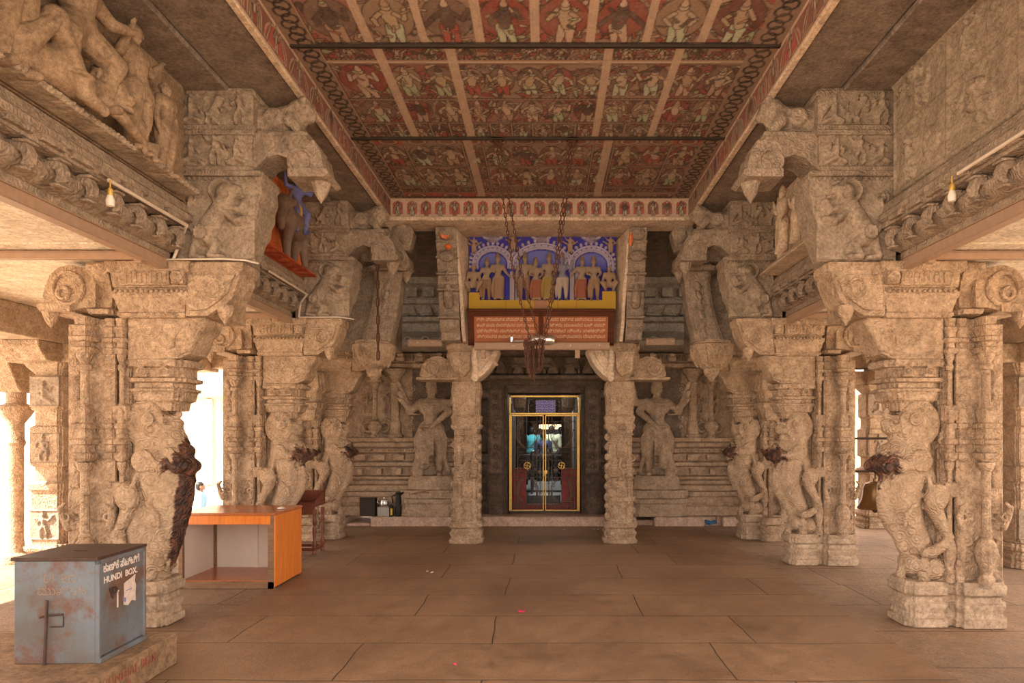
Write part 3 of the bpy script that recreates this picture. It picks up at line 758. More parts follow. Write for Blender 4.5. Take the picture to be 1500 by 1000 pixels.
def yali_pillar(s,label,damaged=False,full=True,holes=True):
    t=empty('yali_pillar',(s*2.9,0,0)); tag(t,label,'pillar','yali pillars lining the hall')
    # --- bases
    m=MB(); base_st(m,.875,.36,.235,.34); base_st(m,.435,.25,.18,.19)
    m.bx(.55,.70,.12,.62,0,.36); Bd(m,s,'base',M['plainst'],t,25,.006)
    # --- pier behind the colonnettes
    m=MB()
    PIER=[(.385,.97),(.45,.97),(.46,.93),(1.12,.93),(1.13,1.0),(1.2,1.02),(1.22,.93),(2.26,.93),(2.28,1.0),(2.33,1.02),(2.35,.93),(2.65,.93)]
    m.stack(.865,.37,[(z,.215*f,.30*f) for z,f in PIER],redent())
    # secondary pilaster nearer the yali
    m.stack(.62,.30,[(z,.065*f,.2*f) for z,f in [(.385,1.1),(.5,1.1),(.52,.9),(1.1,.9),(1.12,1.25),(1.24,1.3),(1.26,.9),(1.75,.9),(1.78,1.2),(1.9,1.3),(1.92,.95),(2.62,.95),(2.65,1.2)]],redent())
    Bd(m,s,'pier',M['pillar'],t,25,.005)
    # --- carved lower panels with makara crests, front face
    rr=random.Random(5); W=.40; pr=[('b',0,0,W,.03,.012),('b',0,0,.02,.75,.008),('b',W-.02,0,W,.75,.008)]
    pr+=spiral(.085,.2,.06,1.5,.013,.02,1,.3)+spiral(W-.085,.2,.06,1.5,.013,.02,-1,2.9)+spiral(.085,.34,.05,1.3,.012,.02,-1)+spiral(W-.085,.34,.05,1.3,.012,.02,1,3)
    pr+=chain([(.05,.45),(.03,.55),(.05,.63),(.11,.6),(.13,.52)],.02,.03)+chain([(W-.05,.45),(W-.03,.55),(W-.05,.63),(W-.11,.6),(W-.13,.52)],.02,.03)
    pr+=[('o',.09,.56,.03,.012,.035),('o',W-.09,.56,.03,.012,.035)]
    for zz in (.8,1.3,1.55,1.75): pr+=[('b',.02,zz,.10,zz+.05,.02),('b',W-.10,zz,W-.02,zz+.05,.02),('b',.03,zz+.05,.09,zz+.14,.012),('b',W-.09,zz+.05,W-.03,zz+.14,.012),('e',.06,zz+.16,.03,.04,0,.02),('e',W-.06,zz+.16,.03,.04,0,.02)]
    if s>0: relief('carved_panel',M['pillar'],(.665,.068,.40),(1,0,0),(0,0,1),W,2.2,pr,.011,t,.03)
    else: relief('carved_panel',M['pillar'],(-1.065,.068,.40),(1,0,0),(0,0,1),W,2.2,pr,.011,t,.03)
    # --- colonnettes: front, front corners, aisle side
    for (x,y,r) in ((.878,.0,.044),(.71,.09,.028),(.61,.075,.026)):
        colonnette('colonnette',s*x,y,r,.385,2.65,t)
    # makara ears standing out each side
    m=MB()
    for x0,d in ((.70,-1),(1.055,1)):
        m.limb([(x0,.05,.86),(x0+d*.03,.03,.95),(x0+d*.035,.0,1.03),(x0-d*.01,-.01,1.07)],[.035,.03,.022,.012],8); m.torus((x0,.02,.95),.03,.012,'y',14,6)
    Bd(m,s,'makara_crest',M['pillar'],t)
    # --- slab joining beast and pier
    m=MB()
    hz=(1.47,1.58) if holes else None
    yb=[.47]
    u0,u1=.38,.62
    m.bx(u0,u1,.22,.40,.36,hz[0] if hz else 2.0)
    if hz:
        m.bx(u0,.45,.22,.40,hz[0],hz[1]); m.bx(.52,u1,.22,.40,hz[0],hz[1]); m.bx(u0,u1,.22,.40,hz[1],2.0)
    Bd(m,s,'web_slab',M['pillar'],t,0)
    # --- tiered abacus over the beast
    lv=[(1.86,.155),(1.93,.165),(1.95,.20),(2.02,.215),(2.03,.235),(2.05,.235),(2.06,.20),(2.10,.20),(2.11,.245),(2.14,.25),(2.15,.21),(2.23,.21),(2.24,.25),(2.27,.262),(2.30,.25)]
    m=MB(); m.stack(.33,.25,[(z,r*1.05,r*.8) for z,r in lv],redent())
    for i in (.24,.43): m.torus((i,.05,2.20),.032,.010,'y',14,6); m.bx(i-.05,i+.05,.045,.12,2.15,2.175); m.stack(i,.07,[(2.235,.03,.03),(2.25,.035,.03),(2.27,.01,.01)])
    for i in range(16): m.sph((.15+i*.026,.06,2.135),.009,None,6,5)
    Bd(m,s,'abacus',M['pillar'],t,25,.004)
    # --- S-curved lion bracket between abacus and capital
    m=MB(); m.bx(.12,.62,.12,.42,2.28,2.66)
    Bc=[(-.17,2.66),(-.17,2.60),(-.14,2.55),(-.09,2.50),(-.07,2.42),(-.03,2.35),(.05,2.31),(.14,2.30),(.5,2.30),(.5,2.66)]
    m.prism([(a+.06,b) for a,b in Bc],'y',.07,.38)
    Bd(m,s,'bracket_block',M['pillar'],t,30,.006)
    m=MB()
    for yy in (.075,):
        m.limb([(-.10,yy,2.62),(-.04,yy,2.55),(.0,yy,2.46),(.03,yy,2.40),(.12,yy,2.36),(.23,yy,2.35)],[.03,.035,.034,.035,.03,.012],8)
        m.limb([(.10,yy,2.58),(.16,yy,2.50),(.17,yy,2.42),(.24,yy,2.38)],[.014,.02,.022,.014],8); m.torus((.0,yy,2.585),.035,.012,'y',16,6)
        m.limb([(.22,yy,2.5),(.28,yy,2.53),(.33,yy,2.47),(.29,yy,2.42)],[.01,.012,.012,.01],8)
    Bd(m,s,'scroll_carving',M['pillar'],t)
    # --- the beast
    ym=mirror(yali_mb(.23),s)
    yo=remesh(ym,'yali_figure',M['yali'],t,.0095,1,disp=.005,dsc=.03)
    if damaged:
        def fn(c):
            u=c[:,0]*s; z=c[:,2]
            d1=np.hypot(u-.0,(z-1.33)*.75); a=np.clip(1-d1/.30,0,1)
            front=np.clip((.16-u-np.abs(z-1.05)*.10)/.10,0,1)*((z<1.45)&(z>.4))
            return np.maximum(a*1.2,front*.85)
    else:
        def fn(c):
            u=c[:,0]*s; z=c[:,2]; return np.maximum(np.clip(1-np.hypot(u-.03,(z-1.38)*.8)/.34,0,1)*.8,np.clip((.10-u)/.1,0,1)*.55*((z<1.4)&(z>.7)))
    col_stain(yo,fn)
    if damaged:
        m=MB(); m.limb([(.20,.24,1.62),(.15,.24,1.42),(.15,.24,1.25),(.18,.24,1.05),(.22,.24,.85),(.27,.24,.62),(.33,.24,.42)],[.15,.17,.175,.18,.17,.15,.13],14)
        m.limb([(.36,.24,1.3),(.40,.24,.9),(.42,.24,.5)],[.14,.17,.17],12); m.sph((.0,.2,1.37),(.08,.10,.09)); m.sph((.02,.2,1.50),(.07,.09,.07))
        m.sph((.04,.2,1.44),(.07,.1,.1)); m.limb([(.10,.08,1.50),(.04,.06,1.44),(-.02,.08,1.38)],[.05,.05,.04],8)
        rb=rubble(3,46,lambda rr,f:((.24+.08*f+rr.uniform(-.04,.08),.24+rr.uniform(-.15,.15),.62-.62*f),rr.uniform(.05,.09))); m.add(rb.v,rb.f)
        o=remesh(mirror(m,s),'broken_surface',M['yali'],t,.013,1,disp=.022,dsc=.06); col_stain(o,lambda c:np.clip((.10-c[:,0]*s+np.clip(1.2-c[:,2],0,1)*.17)/.08,0,1)*.85*(c[:,2]>.02))
    if not full: return t
    # --- main capital (potika) : moulded block, inner corbel arm, outer trunk curl
    cap=[(2.65,-.05),(2.67,-.035),(2.69,-.035),(2.70,-.045),(2.80,-.02),(2.83,-.005),(2.87,-.005),(2.875,-.03),(2.90,-.03),(2.905,-.01),(3.02,.0),(3.03,.02),(3.10,.035),(3.115,.035)]
    m=MB(); m.stack(.32,.33,[(z,.325+f,.36+f) for z,f in cap])
    for i in range(14): m.sph((.03+i*.043,-.045,2.865),(.016,.015,.018),None,6,5)
    m.bx(.0,.1,-.09,.0,2.92,3.03); m.sph((.05,-.08,2.975),(.055,.03,.055)); m.torus((.05,-.10,2.975),.04,.012,'y',16,6)
    for i in range(9): m.bx(.15+i*.042,.175+i*.042,-.068,.0,2.925,3.02)
    m.bx(.13,.55,-.06,0,2.915,3.03)
    Bd(m,s,'capital',M['pillar'],t,25,.005)
    # inner arm
    m=MB(); A=[(-.02,2.66),(-.20,2.66),(-.26,2.70),(-.31,2.74),(-.36,2.76),(-.40,2.80),(-.44,2.90),(-.47,2.98),(-.47,3.02),(-.50,3.05),(-.50,3.115),(-.02,3.115)]
    m.prism([(a+.03,b) for a,b in A],'y',-.02,.30)
    A2=[(-.05,2.70),(-.2,2.71),(-.30,2.78),(-.38,2.85),(-.42,2.96),(-.44,3.0),(-.05,3.0)]; m.prism([(a+.03,b) for a,b in A2],'y',-.045,.32)
    lotus_bud(m,-.30,.03,2.735,.06); m.bx(-.2,.0,.3,.66,2.68,3.10)
    Bd(m,s,'corbel_arm',M['pillar'],t,30,.008)
    m=MB(); m.torus((-.24,-.05,2.88),.085,.012,'y',24,6,1,1); m.torus((-.24,-.05,2.88),.055,.008,'y',20,6,.7,1.2)
    Bd(m,s,'medallion',M['pillar'],t)
    # outer arm : waisted pot and curled trunk
    m=MB(); m.stack(.66,.35,[(z,.10*f,.30*f) for z,f in [(2.68,1.15),(2.72,1.2),(2.75,.85),(2.85,.82),(2.95,.95),(3.05,1.25),(3.1,1.25),(3.115,1.2)]],redent())
    sp=[(.70,2.74),(.80,2.74),(.92,2.71),(1.05,2.72),(1.12,2.75),(1.14,2.78)]
    up=[(1.14,2.80),(1.15,2.84),(1.13,2.93),(1.09,3.02),(1.02,3.08),(.92,3.105),(.80,3.08),(.72,3.02),(.70,2.95)]
    m.prism(sp+up,'y',.03,.72)
    m.prism([(.9,2.70),(1.15,2.70),(1.18,2.735),(1.18,2.77),(.9,2.77)],'y',.0,.75); lotus_bud(m,1.1,.06,2.70,.055)
    for d in (.02,.73): m.torus((.93,d,2.90),.13,.022,'y',24,6,1,1.05); m.torus((.97,d,2.86),.05,.02,'y',18,6)
    m.v=[(a+.11,b,c) for a,b,c in m.v]; Bd(m,s,'trunk_bracket',M['pillar'],t,30,.008)
    if full==2: return t
    # --- corbel tiers up to the soffit
    up_=empty('corbel_tower'); up_.parent=t
    m=MB(); A=[(.18,3.12),(-.34,3.12),(-.40,3.22),(-.42,3.27),(-.45,3.36),(-.49,3.42),(-.50,3.50),(-.53,3.56),(-.535,3.64),(-.56,3.72),(-.55,3.82),(-.57,3.84),(-.57,3.895),(.18,3.895)]
    m.prism(A,'y',.03,.40); m.bx(-.3,.2,.3,.62,3.12,4.6); m.bx(-.56,.19,.0,.42,3.855,3.90)
    for i in range(16): m.sph((-.52+i*.044,.02,3.835),(.018,.02,.018),None,6,5)
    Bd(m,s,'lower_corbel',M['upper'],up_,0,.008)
    rr=random.Random(21)
    pr=rlion(.30,.03,.66,.075,-1)+[('b',0,0,.78,.02,.02)]+rscroll(.46,.45,.64,.62,.03,rr)
    if s<0: pr=rlion(.35,.03,.66,.075,1)+[('b',0,0,.78,.02,.02)]+rscroll(.02,.45,.20,.62,.03,rr)
    relief('rearing_lion_panel',M['relief'],((-.50 if s>0 else -.15),.028,3.13),(1,0,0),(0,0,1),.65,.70,pr,.011,up_,.02)
    m=MB(); m.bx(-.48,.18,.02,.42,3.90,4.24); m.bx(-.50,.19,.0,.43,3.90,3.94); m.bx(-.50,.19,.0,.43,4.205,4.25)
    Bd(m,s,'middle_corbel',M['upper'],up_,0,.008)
    pr=rfig(.13,.0,.26,.045,rr,True)+rfig(.33,.0,.25,.045,rr)+rfig(.51,.0,.24,.045,rr,True)
    relief('figure_panel',M['relief'],((-.47 if s>0 else -.16),.018,3.95),(1,0,0),(0,0,1),.63,.25,pr,.011,up_,.02)
    # rolled bracket with pendant
    m=MB(); Rr=[(-.55,3.92),(-.62,3.95),(-.70,4.03),(-.80,4.06),(-.88,4.03),(-.93,3.96),(-.95,3.90),(-1.18,3.90),(-1.20,3.94),(-1.19,4.0),(-1.17,4.09),(-1.10,4.17),(-1.0,4.215),(-.88,4.23),(-.72,4.24),(-.55,4.24)]
    m.prism(Rr,'y',.06,.38); m.prism([(-.90,3.86),(-1.21,3.86),(-1.25,3.89),(-1.23,3.93),(-.90,3.93)],'y',.03,.41); lotus_bud(m,-1.13,.21,3.86,.07)
    for i in range(5):
        a=.5+i*.42; m.tube([(-1.0+math.cos(a)*.19,yy,3.985+math.sin(a)*.215) for yy in (.05,.39)],.02,8)
    for d in (.055,.385): m.torus((-1.0,d,4.0),.10,.018,'y',20,6)
    m.v=[(a+.12,b,c) for a,b,c in m.v]; Bd(m,s,'rolled_bracket',M['upper'],up_,30,.008)
    m=MB(); m.bx(-.48,.18,.04,.42,4.25,4.62); m.bx(-.5,.19,.02,.43,4.25,4.30); m.bx(-.50,.19,.03,.43,4.55,4.60)
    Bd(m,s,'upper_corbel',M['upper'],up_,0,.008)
    pr=rfig(.12,.0,.27,.045,rr,True)+rlion(.33,.0,.25,.045,1)+rfig(.53,.0,.26,.045,rr)
    relief('beast_panel',M['relief'],((-.47 if s>0 else -.16),.038,4.30),(1,0,0),(0,0,1),.63,.28,pr,.011,up_,.02)
    # small crouching lion at the inner end
    m=MB()
    def Lm(P,R): m.limb([(a,b,c) for a,b,c in P],R,10)
    Lm([(-.55,.3,4.40),(-.72,.3,4.42),(-.85,.3,4.44)],[.15,.12,.13]); m.sph((-.90,.3,4.50),(.11,.13,.12)); m.sph((-.99,.3,4.46),(.06,.08,.06)); m.sph((-.97,.3,4.54),(.05,.09,.04))
    for d in (.19,.41):
        Lm([(-.84,d,4.40),(-.90,d,4.33),(-.92,d,4.27)],[.06,.045,.04]); m.sph((-.70,d,4.42),(.09,.05,.09)); m.torus((-.70,d-.04 if d<.3 else d+.04,4.42),.06,.014,'y',16,6)
        m.sph((-.96,d,4.57),(.035,.035,.045)); m.sph((-1.0,.3+(d-.3)*.5,4.52),.022)
        Lm([(-.90,d,4.27),(-.97,d,4.25)],[.04,.03])
    m.bx(-1.02,-.5,.08,.54,4.22,4.27)
    m.v=[(a+.09,.05+(b-.05)*.75,c) for a,b,c in m.v]
    remesh(mirror(m,s),'crouching_lion',M['upper'],up_,.014,1,disp=.01,dsc=.05)
    return t
_yp=yali_pillar
def yali_pillar(s,label,**k):
    t=_yp(s,label,**k)
    for o in t.children:
        if o.name.startswith('corbel_tower'): continue
        o.location.x+=s*.05
        if o.name.startswith(('yali_figure','broken_surface')): o.location.x+=s*(.10 if k.get('damaged') else .035)
    return t
LP=yali_pillar(-1,'near left yali pillar with blackened broken lion chest behind the blue collection box',damaged=True); LP.location.y=5.8
RP=yali_pillar(1,'near right rearing-lion stone pillar with reddish stained chest'); RP.location.y=5.8
# second row, clean copies
RP2=dup(RP); RP2.location.y=8.6; RP2['label']='second right rearing-lion pillar, with the brass bell hanging between it and the nearest'
LP2=yali_pillar(-1,'second left rearing-lion pillar, just behind the orange topped table'); LP2.location.y=8.6
# columns beside the camera: only their corbels reach into the view
RP0=dup(RP); RP0.location.y=2.6; RP0['label']='pillar whose carved corbel only just enters at the top right corner'
LP0=dup(LP2); LP0.location.y=2.36; LP0['label']='pillar whose rough corbel only just enters at the top left corner'
# ------------------------------------------------------------------ figures
def fig(m,H=1.0,arms=None,legs=None,lean=0,crown=.12,robe=False,bulk=1.0,head=(0,0),n=10,base=(0,0,0),seated=False):
    """human figure facing -y, feet at base; arms: [(side, elbow xyz, wrist xyz)], in units of H"""
    bx_,by_,bz=base
    def p(a): return (bx_+a[0]*H,by_+a[1]*H,bz+a[2]*H)
    def L(P,R): m.limb([p(a) for a in P],[r*H*bulk for r in R],n)
    hip=.50 if not seated else .20; dz=hip-.50
    if legs is None: legs=[((-.06,0,.5),(-.075,-.01,.27),(-.075,.01,.04)),((.06,0,.5),(.075,-.01,.27),(.075,.01,.04))]
    if seated: legs=[((-.06,0,.2),(-.2,-.12,.24),(-.1,-.16,.04)),((.06,0,.2),(.2,-.12,.24),(.1,-.16,.04))]
    for a,b,c in legs:
        L([a,b],[.075,.052]); L([b,((b[0]+c[0])/2,(b[1]+c[1])/2+.012,(b[2]+c[2])/2+.04),c],[.05,.048,.028])
        L([(c[0],c[1]-.0,c[2]-.012),(c[0]+(.02 if c[0]>0 else -.02),c[1]-.09,c[2]-.02)],[.03,.022])
    x=lean
    m.sph(p((x*.1,0,.53+dz)),(.105*H*bulk,.075*H*bulk,.075*H*bulk),None,14,10)
    L([(x*.2,0,.54+dz),(x*.5,-.005,.62+dz),(x*.8,0,.73+dz)],[.078,.066,.085])
    m.sph(p((x*.9,-.005,.755+dz)),(.12*H*bulk,.075*H*bulk,.085*H*bulk),None,14,10)
    for q in (-1,1): m.sph(p((x+q*.115,0,.80+dz)),.045*H*bulk)
    L([(x,0,.80+dz),(x+head[0]*.4,-.005,.88+dz)],[.045,.034])
    hx,hz=x+head[0],.935+dz
    m.sph(p((hx,-.005,hz)),(.052*H,.06*H,.068*H),None,14,10)
    m.sph(p((hx,-.062,hz-.005)),(.011*H,.014*H,.018*H)); m.sph(p((hx,-.05,hz-.04)),(.022*H,.02*H,.014*H))
    for q in (-1,1):
        m.sph(p((hx+q*.054,.0,hz-.005)),(.012*H,.018*H,.028*H)); m.sph(p((hx+q*.02,-.055,hz+.012)),(.012*H,.008*H,.008*H))
    if crown:
        m.lathe(p((hx,0,0))[0],by_,[(.062*H,bz+(hz+.03)*H),(.06*H,bz+(hz+.06)*H),(.05*H,bz+(hz+.05+crown*.5)*H),(.028*H,bz+(hz+.05+crown*.85)*H),(.008*H,bz+(hz+.06+crown)*H)],12)
        m.torus(p((hx,-.0,hz+.04)),.058*H,.011*H,'z',16,6)
    if arms is None: arms=[(-1,(-.17,0,.64),(-.17,-.04,.50)),(1,(.17,0,.64),(.17,-.04,.50))]
    for q,e,w in arms:
        e=(e[0]+x*.6,e[1],e[2]+dz); w=(w[0]+x*.6,w[1],w[2]+dz)
        L([(x+q*.12,0,.80+dz),e],[.042,.032]); L([e,w],[.032,.022])
        d=Vector(w)-Vector(e); d.normalize(); h=Vector(w)+d*.035
        m.sph(p(h),(.026*H,.018*H,.03*H),None,8,6)
        side=Vector((1,0,0)) if abs(d.x)<.8 else Vector((0,0,1))
        for k in range(4):
            f0=h+side*(k-1.5)*.012; m.tube([p(f0),p(f0+d*.03),p(f0+d*(.055-.004*abs(k-1.5))+Vector((0,-.01,0)))],[.0075*H,.007*H,.005*H],6)
        m.tube([p(h-side*.018),p(h-side*.035+d*.02)],[.008*H,.006*H],6)
    if robe:
        m.lathe(bx_,by_,[(.13*H,bz+.03*H),(.125*H,bz+.2*H),(.115*H,bz+.4*H),(.10*H,bz+.52*H),(.06*H,bz+.56*H)],16,1.05,.7)
        for k in range(5): m.tube([p((-.09+k*.045,-.085,.05)),p((-.075+k*.037,-.085,.3)),p((-.05+k*.025,-.075,.52))],[.012*H]*3,6)
    return m
def vpaint(o,fn):
    me=o.data; a=me.color_attributes.new('paint','FLOAT_COLOR','POINT'); n=len(me.vertices)
    c=np.empty(n*3); me.vertices.foreach_get('co',c); c=c.reshape(-1,3); C=np.ones((n,4)); C[:,:3]=fn(c); a.data.foreach_set('color',C.ravel())
def dvarapala(s,x,y,z,H,label):
    t=empty('guardian_statue',(x,y,z)); tag(t,label,'statue')
    m=MB()
    arms=[(-1,(-.20,-.03,.70),(-.05,-.13,.56)),(1,(.22,-.02,.72),(.29,-.12,.80)),(-1,(-.24,.0,.80),(-.27,-.05,.98)),(1,(.24,.0,.70),(.33,-.03,.95))]
    legs=[((-.06,0,.5),(-.10,-.03,.27),(-.08,.0,.03)),((.06,0,.5),(.10,-.12,.36),(.04,-.10,.12))] 
    fig(m,H,arms,legs,.0,.16,False,1.25)
    # knee-high drapery, sash loops, belt, necklace
    for k in range(6): m.tube([(-.03*H+k*.014*H,-.085*H,.5*H),(-.035*H+k*.018*H,-.11*H,.36*H),(-.04*H+k*.02*H,-.10*H,.22*H)],[.009*H,.011*H,.006*H],6)
    m.torus((0,-.01*H,.535*H),.105*H,.016*H,'z',22,6); m.torus((0,-.03*H,.785*H),.075*H,.012*H,'z',20,6); m.torus((0,-.03*H,.755*H),.09*H,.010*H,'z',20,6)
    m.tube([(-.12*H,-.04*H,.52*H),(-.17*H,-.05*H,.4*H),(-.15*H,-.05*H,.2*H),(-.19*H,-.03*H,.03*H)],[.018*H,.022*H,.02*H,.03*H],8)
    m.tube([(.12*H,-.04*H,.52*H),(.17*H,-.05*H,.4*H),(.15*H,-.05*H,.2*H),(.2*H,-.03*H,.03*H)],[.018*H,.022*H,.02*H,.03*H],8)
    m.stack(0,.08*H,[(0,.2*H,.06*H),(.2*H,.17*H,.05*H),(.4*H,.12*H,.045*H),(.55*H,.08*H,.04*H)])                      # stone web behind the legs
    m.limb([(.13*H,-.10*H,.02*H),(.12*H,-.10*H,.2*H),(.10*H,-.12*H,.5*H)],[.06*H,.035*H,.025*H],10)   # mace
    m.limb([(.29*H,-.12*H,.82*H),(.32*H,-.12*H,.90*H)],[.02*H,.035*H],8)
    for zz in (.67,.73): 
        for q_ in (-1,1): m.torus((q_*.165*H,-.01*H,zz*H),.04*H,.01*H,'z',14,6)
    if s<0: m.v=[(-a,b,c) for a,b,c in m.v]
    remesh(m,'body',M['statue'],t,.014,1,disp=.008,dsc=.04)
    m=MB(); m.stack(0,0,[(-.26,.42,.30),(-.24,.44,.32),(-.05,.42,.30),(0,.38,.28)],[(math.cos(2*PI*i/20),math.sin(2*PI*i/20)) for i in range(20)])
    m.build('pedestal_drum',M['statue'],t,30)
    m=MB(); zb=.172-z
    m.stack(0,0,[(zb,.52,.33),(zb+.1,.54,.34),(zb+.13,.50,.31),(zb+.22,.50,.31),(zb+.25,.53,.33),(zb+.34,.53,.33),(zb+.36,.48,.30),(zb+.42,.48,.30),(-.42,.53,.33),(-.26,.53,.33)],redent())
    for i in range(5): m.bx(-.42+i*.2,-.34+i*.2,-.345,-.3,-.40,-.29)
    m.build('pedestal_block',M['statue'],t,25,.008)
    return t
dvarapala(-1,PX(632,12.66),12.66,PZ(697,12.4),1.68,'tall four-armed stone guardian statue left of the gate, arm across its body')
dvarapala(1,PX(962,12.66),12.66,PZ(697,12.4),1.68,'tall four-armed stone guardian statue right of the gate, standing by the warm lit wall')

# ------------------------------------------------------------------ back wall of the vestibule
YW=12.97
WL,WR=-4.2,4.1
DX0,DX1=PX(746,12.9),PX(849,12.9)      # gate opening
def wall_with_mouldings():
    for a,b,nm in ((WL,-1.12,'left'),(1.25,WR,'right')):
        prof=[(YW+.5,.17),(YW-.42,.17),(YW-.42,.33),(YW-.36,.36),(YW-.40,.42),(YW-.36,.50),(YW-.30,.52),(YW-.30,.60),(YW-.38,.62),(YW-.40,.66),(YW-.38,.72),(YW-.26,.74),(YW-.26,.80),(YW-.34,.84),(YW-.34,.88),
              (YW-.22,.90),(YW-.22,1.05),(YW-.30,1.08),(YW-.31,1.14),(YW-.22,1.17),(YW-.20,1.30),(YW-.28,1.33),(YW-.28,1.40),(YW-.16,1.43),(YW-.16,1.50),(YW-.24,1.53),(YW-.24,1.60),(YW,1.60),
              (YW,2.90),(YW-.10,2.93),(YW-.10,3.0),(YW-.03,3.02),(YW-.03,3.20),(YW-.1,3.22),(YW-.30,3.24),(YW-.45,3.30),(YW-.50,3.38),(YW-.45,3.44),(YW-.2,3.55),(YW-.12,3.6),(YW-.12,3.75),(YW-.22,3.78),(YW-.22,3.86),(YW-.1,3.9),
              (YW-.1,4.1),(YW-.18,4.12),(YW-.18,4.2),(YW-.06,4.22),(YW-.06,4.45),(YW-.16,4.5),(YW-.16,4.62),(YW+.5,4.62)]
        low=[p for p in prof if p[1]<=3.21]+[(YW+.5,3.22)]
        up=[(YW+.5,3.22)]+[p for p in prof if p[1]>=3.22]
        m=MB().prism(low,'x',a,b)
        for i in range(int((b-a)/.11)):
            m.bx(a+i*.11,a+i*.11+.05,YW-.33,YW-.28,1.345,1.385); 
        i=0; x=a+.12
        while x<b-.1:
            m.bx(x-.10,x+.10,YW-.33,YW-.2,1.19,1.29); m.bx(x-.05,x+.05,YW-.36,YW-.2,.92,1.03); m.stack(x,YW-.12,[(3.03,.07,.09),(3.1,.08,.1),(3.12,.05,.07),(3.17,.06,.08),(3.2,.02,.03)]); x+=.36
        struct(m.build('wall_back_'+nm,M['wallst'],None,25,.006))
        m=MB().prism(up,'x',a,b)
        for i in range(int((b-a)/.32)):
            x=a+.16+i*.32; m.torus((x,YW-.49,3.38),.07,.018,'y',14,6); m.stack(x,YW-.1,[(3.9,.08,.06),(3.93,.1,.08),(3.96,.07,.05),(4.05,.05,.04),(4.09,.02,.02)]); m.bx(x-.1,x+.1,YW-.14,YW,4.25,4.42)
        struct(m.build('wall_back_upper_'+nm,M['wallup'],None,25,.006))
    # side returns of the vestibule
    struct(MB().bx(WL-.3,WL,12.0,13.4,0,4.62).bx(WR,WR+.3,12.0,13.4,0,4.62).build('wall_return',M['wallst'],None,0))
wall_with_mouldings()
k=0
for s,xs,xp,xr in ((-1,PX(548,12.7),PX(576,12.7),PX(530,12.7)),(1,PX(1043,12.7),PX(1018,12.7),PX(1060,12.7))):
    nm='left' if s<0 else 'right'
    t=empty('wall_colonnette',(xs,YW-.2,1.6)); tag(t,'slender carved colonnette with pot base and shrine top on the %s back wall'%nm,'colonnette')
    m=MB(); m.lathe(0,0,[(.07,0),(.09,.03),(.06,.06),(.07,.1),(.13,.17),(.14,.23),(.1,.30),(.045,.33),(.06,.36),(.045,.39),(.045,.85),(.065,.88),(.05,.9),(.06,.95),(.09,1.0),(.09,1.03)],14); m.build('shaft',M['wallst'],t,30)
    m=MB(); miniature_shrine(m,0,0,1.03,.15,1.0); m.build('shrine_top',M['wallst'],t,25,.004)
    m=MB(); [m.torus((q_*.15,.08,.2),.09,.025,'y',14,6) for q_ in (-1,1)]; m.build('scroll_carving',M['wallst'],t,30)
    t=empty('wall_pilaster',(xp,YW,1.6)); tag(t,'flat carved pilaster beside the %s guardian statue'%nm,'pilaster')
    m=MB(); m.stack(0,-.06,[(0,.13,.1),(.05,.14,.11),(.08,.10,.08),(.30,.10,.08),(.33,.075,.06),(1.0,.075,.06),(1.03,.10,.08),(1.06,.07,.06),(1.1,.09,.08),(1.16,.12,.1),(1.18,.14,.12),(1.24,.20,.14),(1.30,.20,.14)],redent()); m.build('shaft',M['wallst'],t,25,.004)
    rr=random.Random(8+s); W=1.25; x0=min(xs,xr,xp)-.35 if s<0 else xp-.4
    pr=[]
    for px in ((533,564) if s<0 else (1028,1055)):
        u=PX(px,12.7)-x0; pr+=rfig(u,.45,.34,.045,rr); pr+=rscroll(u-.12,.02,u+.12,.38,.025,rr)
    pr+=rscroll(PX(600,12.7)-x0-.1,.1,PX(600,12.7)-x0+.08,1.0,.03,rr) if s<0 else rscroll(.1,.1,.3,1.0,.03,rr)
    struct(relief('trim_wall_relief_'+nm,M['wallst'],(x0,YW-.01,1.62),(1,0,0),(0,0,1),1.5,1.25,pr,.013,None,.02))
for x0,x1,nm in ((PX(602,12.8),PX(668,12.8),'left'),(PX(925,12.8),PX(1000,12.8),'right')):
    struct(MB().bx(x0,x1,YW-.03,YW+.1,.95,2.9).build('wall_back_shade_panel_'+nm,M['jamb'],None,0))  # flat dark panel behind the statue, shade of a recess put into its colour
# frieze of petals above the wall columns
for a,b,nm in ((WL,-1.2,'left'),(1.3,WR,'right')):
    m=MB()
    for i in range(int((b-a)/.075)): m.sph((a+.04+i*.075,YW-.06,3.11),(.03,.05,.06),None,8,6)
    struct(m.build('trim_petal_band_'+nm,M['wallst'],None,30))
